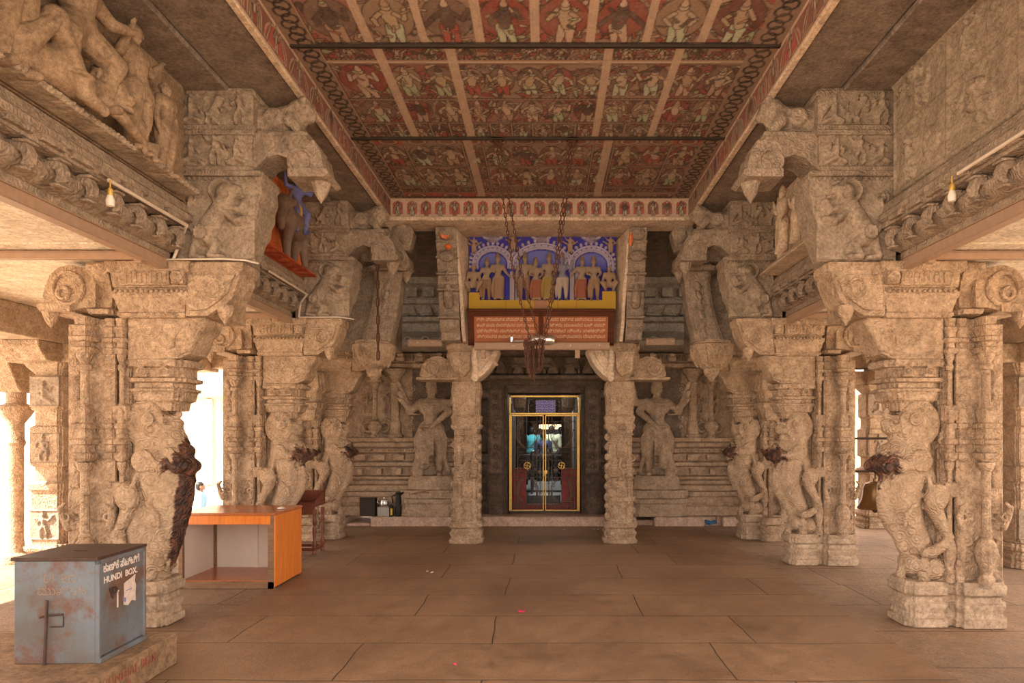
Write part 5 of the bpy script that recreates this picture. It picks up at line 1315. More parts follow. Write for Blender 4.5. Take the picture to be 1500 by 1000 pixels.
        vpaint(o,lambda c,zb=zb,Hf=Hf,skirt=skirt,sk=sk:np.where(((c[:,2]-zb)/Hf<.52)[:,None]&(((c[:,2]-zb)/Hf>.06)[:,None]),np.array(skirt)*.7,np.where(((c[:,2]-zb)/Hf>.98)[:,None],np.array((.20,.13,.08)),np.array(sk)*.58)))
    for cx,tp,bt in ((695,390,431),(891,392,430)):
        m=MB(); Hf=(bt-tp)*K_/.74; fig(m,Hf,None,None,0,.04,False,1.25,seated=True); m.v=[(a+npx(cx)-ox,c_*.8-.12,d+npz(bt)-z0) for a,c_,d in m.v]
        o=remesh(m,'seated_dwarf',M['paintst'],t,.009,1); vpaint(o,lambda c:np.ones((len(c),3))*np.array((.28,.19,.125)))
    for cx,cy in ((695,362),(752,358),(835,361),(894,361)):
        m=MB(); Hf=.26; fig(m,Hf,[(-1,(-.2,0,.8),(-.3,0,.95)),(1,(.2,0,.7),(.3,0,.6))],None,0,.0,False,1.3); m.v=[(a+npx(cx)-ox,c_*.8-.07,d+npz(cy)-z0-.13) for a,c_,d in m.v]
        m.limb([(npx(cx)-ox,-.04,npz(cy)-z0),(npx(cx)-ox-.11,-.05,npz(cy)-z0+.06)],[.02,.012],6); m.limb([(npx(cx)-ox,-.04,npz(cy)-z0),(npx(cx)-ox+.11,-.05,npz(cy)-z0+.06)],[.02,.012],6)
        o=remesh(m,'winged_child',M['paintst'],t,.009,1); vpaint(o,lambda c:np.ones((len(c),3))*np.array((.30,.20,.135)))
niche()

# ------------------------------------------------------------------ text helper
def text(body,size,mat,name,par,loc,rot,extr=.0008,sx=1,bold=0):
    c=bpy.data.curves.new(name,'FONT'); c.body=body; c.size=size; c.extrude=extr; c.align_x='CENTER'; c.align_y='CENTER'; c.resolution_u=3
    if bold: c.offset=bold
    o=bpy.data.objects.new('tmp',c); COL.objects.link(o); bpy.context.view_layer.update()
    me=bpy.data.meshes.new_from_object(o.evaluated_get(bpy.context.evaluated_depsgraph_get())); bpy.data.objects.remove(o)
    me.name=name; o=mkobj(name,me,mat,par,0,0,loc,rot); o.scale=(sx,1,1); return o

# ------------------------------------------------------------------ sign board under the niche
def sign():
    D=9.98; xa,xb=PX(686,D),PX(899,D); t=empty('sign_board',((xa+xb)/2,D,PZ(506,D)),0); tag(t,'long varnished wooden sign board with pale lettering under the stucco niche','sign')
    W=(xb-xa)/2; H=PZ(455,D)-PZ(506,D); t.rotation_euler.x=math.radians(14)
    m=MB(); f=.09; m.bx(-W,W,-.0,.06,H-f,H+.02); m.bx(-W,-W+f,.0,.06,0,H); m.bx(W-f,W,.0,.06,0,H); m.bx(-W,W,.0,.06,0,.05); m.bx(-.035,.035,.0,.06,0,H)
    m.bx(-W-.01,W+.01,-.03,.06,H-.015,H+.02); m.build('frame',M['signwood'],t,0,.008)
    for q_ in (-1,1):
        p=MB().bx(q_*.03,q_*(W-.08),.012,.05,.04,H-.085); pn=p.build('text_panel',M['signpanel'],t,0,.003)
        rows=(['ಶ್ರೀ ವಿರೂಪಾಕ್ಷ ಸ್ವಾಮಿ ಪ್ರಸನ್ನ','ಹಂಪಿ ಪಂಪಾ ದೇವಸ್ಥಾನದ ರಂಗ ಮಂಟಪ','ಭಕ್ತಾದಿಗಳು ಸಾಲಿನಲ್ಲಿ ಬರಬೇಕು','ನಿಶ್ಯಬ್ದ ಕಾಪಾಡಿ ದೇವರ ದರ್ಶನ'] if q_<0 else ['ದೇವರ ದರ್ಶನ ಪಡೆಯಲು ಬರುವ','ಭಕ್ತರು ಮಂಟಪದ ಬಳಿ ಸರದಿ','ಪ್ರಕಾರ ನಿಂತು ಸಹಕರಿಸಿ','ವ್ಯವಸ್ಥಾಪಕರು ದೇವಸ್ಥಾನ'])
        for i,r in enumerate(rows):
            o=text(r,.062,M['letter'],'lettering',pn,(q_*(W/2-.02),.009,H-.135-i*.082),(PI/2,0,0),.001)
            wd=max(o.dimensions.x,.01); o.scale=((W-.22)/wd,1,1)
    return t
sign()
def steel(x0,x1,y,z,label,br=()):
    t=empty('steel_channel',((x0+x1)/2,y,z)); tag(t,label,'steel channel'); h=(x1-x0)/2
    MB().bx(-h,h,-.03,.03,-.05,.035).bx(-h,h,-.045,.045,.035,.045).bx(-h,h,-.045,.045,-.06,-.05).build('channel',M['steelpaint'],t,0,.003)
    m=MB()
    for b in br: m.bx(b-t.location.x-.035,b-t.location.x+.035,-.02,.03,-.18,-.06)
    if br: m.prism([(br[0]-t.location.x,-.1),(br[0]-t.location.x+.18,-.3),(br[0]-t.location.x+.22,-.28),(br[0]-t.location.x+.06,-.08)],'y',-.02,.02); m.build('bracket_arm',M['steelpaint'],t,0,.003)
    m=MB()
    for i in range(5): m.sph((-h*.85+i*h*.425,-.035,.0),.012,None,8,6)
    m.build('bolt',M['chrome'],t)
steel(PX(695,9.9),PX(893,9.9),9.92,PZ(506,9.9),'long brown steel channel bolted under the sign board',(PX(708,9.9),PX(846,9.9)))
steel(PX(598,10.3),PX(648,10.3),10.3,PZ(502,10.3),'short steel channel left of the vestibule pillars')
steel(PX(946,10.3),PX(988,10.3),10.3,PZ(500,10.3),'short steel channel right of the vestibule pillars')
t=empty('lamp_housing',(PX(793,9.75),9.78,PZ(497,9.75))); tag(t,'rounded aluminium lamp housing behind the bundle of chains','lamp')
m=MB(); m.limb([(-.08,0,0),(.13,0,0)],[.075,.075],14); m.build('shell',M['chrome'],t); MB().tube([(-.14,0,-.01),(-.42,0,-.02)],.014,8).bx(-.44,-.41,-.01,.01,-.03,.04).build('mounting_rod',M['chrome'],t)

# ------------------------------------------------------------------ chains
def chain_mb(pts,ll=.052,w=.030,r=.0058):
    m=MB(); P=[Vector(p) for p in pts]; segs=[]; tot=0
    for a,b in zip(P[:-1],P[1:]): segs.append((tot,(b-a).length,a,b)); tot+=(b-a).length
    n=int(tot/(ll-2*r)); k=0
    for i in range(n):
        s_=(i+.5)*tot/n
        for o,l,a,b in segs:
            if o<=s_<=o+l: c=a.lerp(b,(s_-o)/max(l,1e-6)); d=(b-a).normalized(); break
        u=d.cross(Vector((0,1,0)) if abs(d.y)<.9 else Vector((1,0,0))).normalized(); 
        if i%2: u=d.cross(u)
        h=ll/2-w/2; pts2=[]
        for q_ in range(10):
            a_=2*PI*q_/10; pts2.append(c+u*math.cos(a_)*(w/2-r)+d*(math.sin(a_)*(w/2-r)+(h if math.sin(a_)>0 else -h)))
        m.tube(pts2,r,5,True)
    return m
def sag(a,b,s,n=8):
    a,b=Vector(a),Vector(b); return [tuple(a.lerp(b,i/n)+Vector((0,0,-s*4*(i/n)*(1-i/n)))) for i in range(n+1)]
h1=(PX(727,7.45),7.47,ZC-.03); h2=(PX(836,7.45),7.47,ZC-.03)
g=lambda px,py,d=7.5:(PX(px,d),d,PZ(py,d))
ch=[([h1,g(738,300),g(752,400),g(776,496)],'left strand of rusty swing chain hanging from the left ceiling hook'),
    ([(h1[0]+.03,7.49,h1[2]),g(747,300),g(764,400),g(789,493)],'right strand of rusty swing chain hanging from the left ceiling hook'),
    ([h2,g(824,300),g(809,420),g(796,492)],'left strand of rusty swing chain hanging from the right ceiling hook'),
    ([(h2[0]+.03,7.49,h2[2]),g(829,300),g(815,400),g(800,494)],'right strand of rusty swing chain hanging from the right ceiling hook')]
for p,lb in ch: tag(chain_mb(p,.062,.036,.0072).build('iron_chain',M['rust'],None,40),lb,'chain','swing chains from the painted ceiling')
for h,lb in ((h1,'left'),(h2,'right')):
    m=MB(); m.torus((h[0]+.015,7.48,ZC-.05),.04,.012,'y',16,8); m.tube([(h[0]+.015,7.48,ZC-.02),(h[0]+.015,7.48,ZC+.03)],.02,8); m.bx(h[0]-.05,h[0]+.08,7.43,7.53,ZC-.008,ZC+.01)
    tag(m.build('ceiling_hook',M['rust'],None),'rusty ring hook in the sooty ceiling, the %s one'%lb,'hook')
m=MB(); rr=random.Random(77)
for i in range(22):
    x=PX(768+i*1.4,7.5); y=7.5+rr.uniform(-.06,.06); L_=rr.uniform(.34,.44)*(1 if 4<i<12 else .8)
    z0=PZ(500,7.5)+rr.uniform(-.01,.03); c_=chain_mb([(x,y,z0),(x+rr.uniform(-.02,.02),y,z0-L_*.6),(x*.75+PX(783,7.5)*.25,y,z0-L_)],.06,.034,.0068); m.add(c_.v,c_.f)
c_=chain_mb([g(782,520),g(783,562)],.06,.034,.0068); m.add(c_.v,c_.f)
tag(m.build('chain_bundle',M['rust'],None,40),'knotted bundle of rusty chain where the four strands gather','chain bundle')
m=chain_mb([(PX(553,8.85),8.85,PZ(384,8.85)),(PX(554,8.85),8.85,PZ(527,8.85))],.135,.052,.011)
m.tube([(PX(553,8.85),8.85,PZ(386,8.85)),(PX(553,8.85)-.03,8.8,PZ(380,8.85)),(PX(575,8.85),8.7,PZ(373,8.85))],.018,8)
tag(m.build('long_link_chain',M['rust'],None,40),'single long-linked rusty chain hanging before the left corner corbel','chain')

# ------------------------------------------------------------------ collection box on its stone plinth
M['plinth']=stone('ochre_brown_plinth',(.30,.18,.10),(.22,.14,.085),(.38,.235,.13),carve=0,grain=.4)
t=MB().prism([(-3.9,3.2),(-2.57,3.2),(-2.555,4.1),(-2.57,4.93),(-2.6,4.95),(-3.9,4.95)],'z',0,.222).build('stone_plinth',M['plinth'],None,0,.015); tag(t,'low stone plinth with faded red lettering under the blue box','plinth')
me=t.data
for i,(tx,sz,y,z) in enumerate((('HUNDIAL BOX',.085,4.35,.15),('ಹುಂಡಿ',.07,4.25,.07))):
    text(tx,sz,M['redpaint'],'faded_lettering',t,(-2.553,y,z),(PI/2,0,PI/2),.0012)
def hundi():
    B=empty('collection_box',(PX(78,4.25)+.003,4.52,.222),math.radians(1.5)); tag(B,'rusty blue-grey metal collection box lettered in white','collection box')
    w,dp,h=.255,.265,.665
    m=MB(); m.bx(-w,w-.012,-dp,dp,.0,h-.02); m.build('body',M['box'],B,0,.006)
    m=MB(); m.bx(-w-.012,w+.01,-dp-.012,dp+.012,h-.02,h); m.bx(-.05,.04,-.02,-.01,h,h+.004); m.build('lid',M['boxtop'],B,0,.004)
    m=MB(); r=.028; X0,X1=w-.014,w+.012
    m.bx(X0,X1,-dp,-dp+r,.02,h-.02); m.bx(X0,X1,dp-r,dp,.02,h-.02); m.bx(X0,X1,-dp,dp,h-.05,h-.02); m.bx(X0,X1+.01,-dp,dp,.0,.032); m.build('front_frame',M['box'],B,0,.004)
    d=MB().bx(X0-.002,w-.002,-dp+r,dp-r,.035,h-.052).build('hatch',M['box'],B,0,.002)
    F=(PI/2,0,PI/2); fx=w-.0005
    def ty(f): return -dp+f*2*dp
    o=text('ಕಾಣಿಕೆ ಪೆಟ್ಟಿಗೆ',.075,M['whitepaint'],'kannada_lettering',d,(fx,ty(.5),.577),F,.0008,1,.0012); o.scale=(.40/max(o.dimensions.x,.01),.9,1)
    o=text('HUNDI  BOX.',.068,M['whitepaint'],'lettering',d,(fx,ty(.48),.503),F,.0008,1,.0012); o.scale=(.37/max(o.dimensions.x,.01),.85,1)
    m=MB(); m.prism([(ty(.23),.445),(ty(.35),.445),(ty(.29),.37)],'x',fx,fx+.012); m.torus((fx+.02,ty(.30),.425),.018,.005,'x',12,6); m.build('lock_plate',M['boxtop'],d,0,.002)
    MB().bx(fx,fx+.006,ty(.385),ty(.405),.30,.41).bx(fx,fx+.012,ty(.34),ty(.405),.405,.415).build('bolt_bar',M['whitepipe'],d,0,.001)
    P=[(ty(.53),.30),(ty(.62),.285),(ty(.70),.31),(ty(.79),.295),(ty(.785),.36),(ty(.80),.40),(ty(.77),.43),(ty(.785),.478),(ty(.70),.462),(ty(.60),.45),(ty(.54),.44),(ty(.545),.38)]
    MB().prism(P,'x',fx-.001,fx+.0015).build('torn_sticker',M['paper'],d,0)
    MB().bx(fx,fx+.002,ty(.54),ty(.57),.315,.345).bx(fx,fx+.002,ty(.58),ty(.70),.385,.39).build('sticker_print',plain('sticker_blue',(.10,.14,.45),.7),d,0)
    R0=(PI/2,0,0)
    o=text('DI  BO',.072,M['fadepaint'],'worn_lettering',B,(.03,-dp-.0008,.53),R0,.0006); o=text('ಮುಖ್ಯ',.075,M['fadepaint'],'worn_lettering',B,(.04,-dp-.0008,.455),R0,.0006)
    m=MB(); m.tube([(-.045,-dp-.012,.40),(-.05,-dp-.014,.2),(-.055,-dp-.02,-.01)],.009,8); m.tube([(-.085,-dp-.02,.295),(-.04,-dp-.012,.308),(.055,-dp-.012,.312)],.006,8); m.tube([(-.03,-dp-.004,.235),(.05,-dp-.004,.235),(.052,-dp-.004,.30)],.004,6)
    m.build('hasp_rod',M['boxtop'],B)
hundi()

# ------------------------------------------------------------------ table, stand and small things
def table():
    xa,xb,ya,yb=-3.86,-2.83,7.33,8.12; t=empty('counter_table',((xa+xb)/2,(ya+yb)/2,0)); tag(t,'open fronted orange laminate counter table with dark wood frame','table')
    w=(xb-xa)/2; d=(yb-ya)/2; H=.815
    MB().bx(-w-.02,w+.015,-d-.02,d+.02,H-.028,H).build('table_top',M['topwood'],t,0,.004)
    MB().bx(-w,w-.04,-d-.005,-d+.018,H-.125,H-.03).build('apron',M['orangewood'],t,0,.002)
    MB().bx(w-.002,w+.012,-d,d,.02,H-.03).build('side_panel',M['orangewood'],t,0,.002)
    for x in (-w+.0,w-.07):
        for y in (-d,d-.045): MB().bx(x,x+(.045 if x<0 else .068),y,y+.045,0,H-.03).build('leg',M['brownwood'],t,0,.003)
    MB().bx(-w,w,-d,-d+.03,.0,.075).build('bottom_rail',M['brownwood'],t,0,.003)
    MB().bx(-w+.01,w-.01,-d+.02,d-.01,.06,.085).build('shelf',M['topwood'],t,0)
    MB().bx(-w+.04,w-.04,d-.02,d-.005,.085,H-.03).build('back_panel',M['whiteboard'],t,0)
    MB().bx(-w+.002,-w+.015,-d+.045,d-.045,.085,H-.03).build('inner_side_panel',M['whiteboard'],t,0)
    MB().bx(-.02,.02,d-.035,d-.018,.085,H-.03).build('batten',M['whiteboard'],t,0)
    s=MB(); s.lathe(0,0,[(.02,0),(.045,.004),(.03,.018),(.008,.024)],9); o=s.build('offering_scrap',M['litter'],None,0,0,(PX(411,7.7),7.72,.816)); tag(o,'small pale scrap lying on the orange table top','scrap')
table()
def stand():
    x,y=PX(448,9.6),9.62; t=empty('wooden_stand',(x,y,0)); tag(t,'old red-brown wooden lectern stand with turned legs behind the orange table','stand')
    w,d=.17,.17
    for i,(a,b) in enumerate(((-w,-d),(w,-d),(-w,d),(w,d))):
        m=MB(); m.lathe(a,b,[(.028,0),(.03,.04),(.02,.06),(.03,.10),(.034,.16),(.02,.2),(.028,.3),(.03,.36),(.018,.40),(.03,.44),(.03,.5),(.022,.52),(.03,.56),(.03,.62)],12); m.build('leg',M['turned'],t,30)
    m=MB(); m.bx(-w-.03,w+.03,-d-.03,d+.03,.66,.70); m.bx(-w-.01,w+.01,-d-.015,-d+.01,.55,.66); m.prism([(-w,.62),(-w,.52),(-w+.04,.56),(0,.60),(w-.04,.56),(w,.52),(w,.62)],'y',-d-.012,-d+.01); m.build('apron',M['turned'],t,25,.003)
    m=MB(); m.bx(-w-.03,w+.03,d-.0,d+.03,.70,.86); m.prism([(d+.03,.70),(d+.03,.86),(-d-.03,.73),(-d-.03,.70)],'x',-w-.03,-w-.01); m.prism([(d+.03,.70),(d+.03,.86),(-d-.03,.73),(-d-.03,.70)],'x',w+.01,w+.03); m.build('sloped_top',M['turned'],t,0,.004)
    for a in (-w-.01,w+.01): 
        m=MB(); m.lathe(a,d+.01,[(.02,.86),(.025,.88),(.012,.90),(.02,.93),(.004,.97)],10); m.build('finial',M['turned'],t)
    m=MB(); m.bx(-w,w,-d-.02,-d+.02,.05,.09); m.bx(-w,w,d-.02,d+.02,.05,.09); m.bx(-w-.02,-w+.02,-d,d,.05,.09); m.bx(w-.02,w+.02,-d,d,.05,.09); m.build('stretcher',M['turned'],t,0,.003)
stand()
YK=12.44; zk=.172
def at(px): return PX(px,YK)
t=empty('tin_box',(at(539),12.47,zk)); tag(t,'dark sooty tin box standing on the kerb at the left','tin')
MB().bx(-.14,.14,-.08,.08,0,.32).build('body',M['basket'],t,0,.006); MB().bx(-.145,.145,-.085,.085,.32,.335).build('rim',M['basket'],t,0,.003)
t=empty('steel_canister',(at(563),12.44,zk)); tag(t,'bright square steel canister with a lidded pot on top','canister')
MB().stack(0,0,[(0,.10,.09),(.01,.105,.095),(.17,.105,.095),(.19,.08,.07)]).build('body',M['chrome'],t,0,.006)
MB().lathe(0,0,[(.07,.19),(.075,.2),(.08,.25),(.065,.29),(.08,.295),(.06,.31),(.02,.32),(.015,.345),(.003,.35)],16).build('lid',M['chrome'],t); m=MB(); m.tube([(-.085,0,.22),(-.13,0,.26),(-.12,0,.3),(-.08,0,.29)],.008,6); m.build('handle',M['chrome'],t)
t=empty('oil_tin',(at(573.5),12.40,zk)); tag(t,'small black oil tin with a yellow label beside the steel canister','tin')
MB().bx(-.035,.035,-.05,.05,0,.2).lathe(0,0,[(.02,.2),(.02,.22),(.0,.22)],8).build('body',M['blackplastic'],t,0,.004); MB().bx(-.0,.037,-.0535,-.05,.03,.15).build('label',M['yellowlab'],t,0)
t=empty('black_jug',(at(584),12.42,zk)); tag(t,'soot-black tall jug leaning by the pedestal','jug')
MB().lathe(0,0,[(.05,0),(.062,.05),(.06,.15),(.045,.2),(.055,.26),(.05,.33),(.045,.36),(.04,.40),(.055,.42),(.05,.44)],16).build('body',M['blackplastic'],t); m=MB(); m.tube([(.04,0,.40),(.10,0,.44),(.14,0,.46)],.02,8); m.tube([(-.05,0,.4),(-.12,0,.36),(-.1,0,.24)],.012,8); m.build('spout',M['blackplastic'],t)
m=MB(); m.tube([(PX(590,12.1),12.36,.57),(PX(606,12.1),12.33,.60),(PX(626,12.1),12.34,.655)],[.014,.016,.012],8)
m.bx(PX(606,12.1),PX(625,12.1),12.30,12.38,.60,.625); tag(m.build('wooden_ladle',M['brownwood'],None,0,.004),'long wooden ladle lying across the left pedestal','ladle')
rr=random.Random(4); m=MB()
for i in range(7): m.sph((PX(1041,12.4)+rr.uniform(-.08,.08),12.38+rr.uniform(-.02,.02),.045+rr.uniform(-.01,.05)),(.06,.03,.025),(0,rr.uniform(-.5,.5),0),8,6)
tag(remesh(m,'rag',M['bluecloth'],None,.01,2),'crumpled blue rag stuffed in the kerb gap at the right','rag')
m=MB(); m.tube([(PX(1048,12.4),12.40,.05),(PX(1048,12.4)+.02,12.38,.19)],.018,6); tag(m.build('broken_stick',M['brownwood'],None),'short dark broken stick beside the blue rag','stick')
def petals(px,py,mat,lb,cat,n,sp,seed):
    d=1.65/(py-637)*1000; rr=random.Random(seed); m=MB()
    for i in range(n):
        a=rr.uniform(0,6.28); m.sph((PX(px,d)+rr.uniform(-sp,sp),d+rr.uniform(-sp,sp)*1.3,.008+rr.uniform(0,.008)),(.016,.011,.005),(rr.uniform(-.3,.3),rr.uniform(-.3,.3),a),7,5)
    return tag(m.build(cat,mat,None,30),lb,cat.replace('_',' '))
petals(765,896,M['petal'],'scattered magenta flower petals on the floor slabs in mid hall','flower_petal',6,.025,1)
petals(665,973,M['petal'],'tiny magenta petal on the floor near the bottom edge','flower_petal',1,.01,2)
petals(640,777,M['leafm'],'sprig of green leaves on the floor left of the vestibule pillar','leaf_sprig',7,.07,3)
petals(826,777,M['litter'],'white paper crumb on the floor before the gate','paper_crumb',2,.02,5)
petals(872,776,M['litter'],'pale litter beside the right vestibule pillar','litter_scrap',4,.08,6)
petals(629,838,M['litter'],'flattened white droppings smear on the floor left of centre','paper_crumb',3,.05,8)

# ------------------------------------------------------------------ conduits, bulbs
def pipe(P,r,lb,name='conduit'): 
    m=MB(); m.tube(P,r,8); [m.sph(p,r*1.15,None,8,6) for p in P[1:-1]]
    return tag(m.build(name,M['whitepipe'],None,40),lb,name)
pipe([(-2.87,4.62,3.375),(-2.87,5.62,3.375),(-2.99,5.76,3.30),(-3.06,5.76,3.12)],.013,'white plastic conduit along the near left cornice')
pipe([(2.88,3.4,3.42),(2.88,4.62,3.42)],.013,'white plastic conduit along the near right cornice')
pipe([(-3.1,5.74,3.125),(-2.95,5.72,3.122),(-2.62,5.73,3.128),(-2.45,5.76,3.125),(-2.38,5.86,3.122)],.008,'thin white cable along the top of the near left capital','cable')
pipe([(-2.87,7.3,3.40),(-2.87,8.45,3.39),(-2.98,8.53,3.30),(-3.0,8.53,3.12)],.012,'white conduit below the painted rider niche')
pipe([(-3.0,8.55,3.125),(-2.5,8.54,3.125),(-2.36,8.7,3.124)],.008,'thin white cable on top of the second left capital','cable')
for s,y,z,lb in ((-1,4.62,3.375,'small hanging bulb at the end of the near left conduit'),(1,4.66,3.42,'small hanging bulb at the end of the near right conduit')):
    t=empty('hanging_bulb',(s*2.86,y,z-.02)); tag(t,lb,'bulb')
    MB().lathe(0,0,[(.004,-.16),(.024,-.155),(.028,-.12),(.018,-.085),(.014,-.08)],12).build('glass',M['whiteboard'],t)
    MB().lathe(0,0,[(.016,-.085),(.02,-.07),(.016,-.04),(.006,-.03),(.005,.02)],10).build('holder',M['brass'],t)

# ------------------------------------------------------------------ stucco gods in the side niches
def place(m,x,y,z,rz=0,k=1,ky=1):
    c,s_=math.cos(rz),math.sin(rz); m.v=[(x+k*(a*c-b*ky*s_),y+k*(a*s_+b*ky*c),z+k*d) for a,b,d in m.v]; return m
def stucco_group():
    t=empty('stucco_group',(-2.95,4.5,3.63)); tag(t,'brown stucco group of dancing and crouching figures high on the left ledge','relief')
    o=Vector(t.location)
    A_=lambda *a:list(a)
    specs=[('standing_child',5.20,.0,.68,dict(arms=[(-1,(-.2,0,.62),(-.17,-.02,.47)),(1,(.18,0,.66),(.15,-.05,.5))],crown=0,robe=False,bulk=1.4)),
           ('attendant_figure',4.84,.02,.86,dict(arms=[(-1,(-.2,0,.72),(-.22,-.1,.88)),(1,(.22,0,.74),(.32,-.02,.86))],crown=0.05,robe=False,bulk=1.3,lean=-.05)),
           ('dancing_figure',4.22,.05,.93,dict(arms=[(-1,(-.22,-.06,.76),(-.36,-.1,.86)),(1,(.2,-.1,.66),(.34,-.14,.70))],legs=[((-.06,0,.5),(-.22,-.1,.36),(-.1,-.02,.06)),((.06,0,.5),(.25,-.1,.40),(.2,-.05,.10))],crown=.0,bulk=1.5)),
           ('rear_figure',3.72,.0,.90,dict(arms=[(-1,(-.2,0,.7),(-.3,-.1,.8)),(1,(.2,0,.78),(.36,-.05,.9))],crown=.1,bulk=1.35)),
           ('low_dwarf',4.86,-.02,.52,dict(seated=True,crown=0,bulk=1.25))]
    for nm,y,zo,H,kw in specs:
        m=fig(MB(),H,**kw)
        hh=(.935-(.3 if kw.get('seated') else 0))*H
        rr=random.Random(5)
        for i in range(26):
            a=rr.uniform(0,6.28); e=rr.uniform(.1,1.2); m.torus((math.cos(a)*.055*H*math.cos(e),.015*H+math.sin(a)*.055*H*math.cos(e),hh+.02*H+.065*H*math.sin(e)),.014*H,.008*H,'x' if i%2 else 'y',8,5)
        if nm in('standing_child','attendant_figure'):
            m.lathe(0,0,[(.115*H,.42*H),(.12*H,.5*H),(.10*H,.55*H)],14,1,.75)
            for i in range(7): m.tube([(-.08*H+i*.027*H,-.085*H,.54*H),(-.085*H+i*.028*H,-.095*H,.42*H)],.008*H,6)
        place(m,.14,y-o.y,zo,PI/2); remesh(m,nm,M['stucco'],t,.0085,1,disp=.003,dsc=.03)
    # the fallen demon with curly hair stretched along the ledge
    m=MB(); Y=lambda y:y-o.y
    m.limb([(.10,Y(3.75),.15),(.13,Y(3.98),.18),(.14,Y(4.22),.17)],[.10,.12,.115],14)
    m.limb([(.13,Y(3.75),.18),(.22,Y(3.92),.40),(.25,Y(4.12),.10)],[.10,.085,.055],12); m.limb([(.25,Y(4.12),.08),(.28,Y(4.26),.04)],[.05,.035],10); m.torus((.245,Y(4.08),.16),.075,.014,'z',16,6)
    m.limb([(.14,Y(4.25),.2),(.18,Y(4.42),.24)],[.085,.06],12); m.sph((.18,Y(4.52),.27),(.09,.10,.11),None,16,12); m.sph((.27,Y(4.56),.25),(.03,.03,.035)); m.sph((.25,Y(4.56),.19),(.035,.05,.02)); m.sph((.25,Y(4.61),.29),.018); m.sph((.25,Y(4.51),.30),.018)
    rr=random.Random(9)
    for i in range(90):
        a=rr.uniform(0,6.28); e=rr.uniform(-.2,1.4); m.torus((.16+math.cos(a)*.10*math.cos(e),Y(4.50)+math.sin(a)*.115*math.cos(e)-.02,.30+.12*math.sin(e)),.018,.009,'x',8,5)
    m.limb([(.15,Y(4.3),.22),(.26,Y(4.5),.1),(.24,Y(4.7),.06)],[.05,.042,.03],10)
    remesh(m,'fallen_demon',M['stucco'],t,.009,1,disp=.004,dsc=.03)
    relief('ledge_flower_band',M['relief'],(.17,-1.2,-.0),(0,1,0),(0,0,1),2.35,.045,rscroll(.003,.003,2.34,.042,.02),.008,t,.17)
stucco_group()
def rider_niche():
    t=empty('painted_rider_relief',(-2.93,7.72,3.63)); tag(t,'orange wall niche holding a blue rider on a grey-brown bull','relief')
    m=MB(); m.bx(-.12,-.03,-1.0,.86,-.0,.96); m.build('orange_backing',M['orangepaint'],t,0,.01)
    m=MB(); m.prism([(-.05,0),(.16,0),(.10,.05),(-.05,.10)],'y',-1.0,.85); m.build('red_flame_ground',M['redground'],t,0,.01)
    m=MB() # bull facing the camera end (towards -y)
    m.limb([(.08,.28,.40),(.09,.0,.44),(.09,-.18,.46)],[.12,.13,.12],14); m.limb([(.10,-.22,.50),(.12,-.36,.54)],[.09,.085],12); m.sph((.14,-.42,.54),(.09,.11,.10)); m.limb([(.14,-.46,.5),(.15,-.52,.36),(.14,-.48,.27)],[.06,.045,.03],10)
    for q_ in (-1,1): m.limb([(.14+q_*.05,-.4,.62),(.14+q_*.10,-.43,.70)],[.02,.01],8); m.sph((.14+q_*.09,-.37,.56),(.03,.04,.05))
    for a,b,c_,d in ((.12,-.17,-.26,.06),(.05,-.10,-.02,.06),(.12,.26,.34,.06),(.05,.30,.2,.06)): m.limb([(a,b,.38),(a,(b+c_)/2-.02,.22),(a,c_,.06)],[.07,.045,.035],10)
    m.limb([(.08,.38,.42),(.1,.43,.3),(.1,.42,.16)],[.02,.015,.02],6)
    m.v=[(a*1.2,b*1.05+.05,c*1.05-.02) for a,b,c in m.v]; m.v=[(a*.95+.02,b*.9+.02,c*.97) for a,b,c in m.v]; remesh(m,'bull',M['bullpaint'],t,.011,1)
    m=fig(MB(),.66,[(-1,(-.24,-.04,.80),(-.28,-.06,.98)),(1,(.22,-.08,.74),(.27,-.12,.92))],[((-.06,0,.5),(-.10,-.14,.36),(-.1,-.1,.06)),((.06,0,.5),(.12,-.14,.36),(.1,-.1,.06))],0,.08,False,1.2)
    place(m,.17,.08,.30,PI/2-.6); remesh(m,'blue_rider',M['bluepaint'],t,.01,1)
    m=MB(); m.torus((.1,.06,.56),.12,.03,'y',18,8); m.sph((.22,-.25,.92),(.03,.04,.05)); m.build('saddle_cloth',M['brass'],t)
rider_niche()
def pale_niche():
    t=empty('plaster_relief',(2.93,7.6,3.63)); tag(t,'pale flaking plaster figure relief between the first two right pillars','relief')
    m=MB(); m.bx(.03,.12,-1.0,.9,0,.98); m.prism([(-.2,0),(.05,0),(.05,.16),(-.08,.12)],'y',-1,.88); m.build('plaster_backing',M['plaster'],t,0,.01)
    for y,H in ((.35,.72),(-.1,.6)):
        m=fig(MB(),H,[(-1,(-.2,-.03,.7),(-.26,-.05,.86)),(1,(.18,-.03,.66),(.2,-.08,.5))],None,.03,.1,True,1.25); place(m,-.09,y,.14,-PI/2); remesh(m,'worn_figure',M['plaster'],t,.012,2,disp=.012,dsc=.05)
pale_niche()

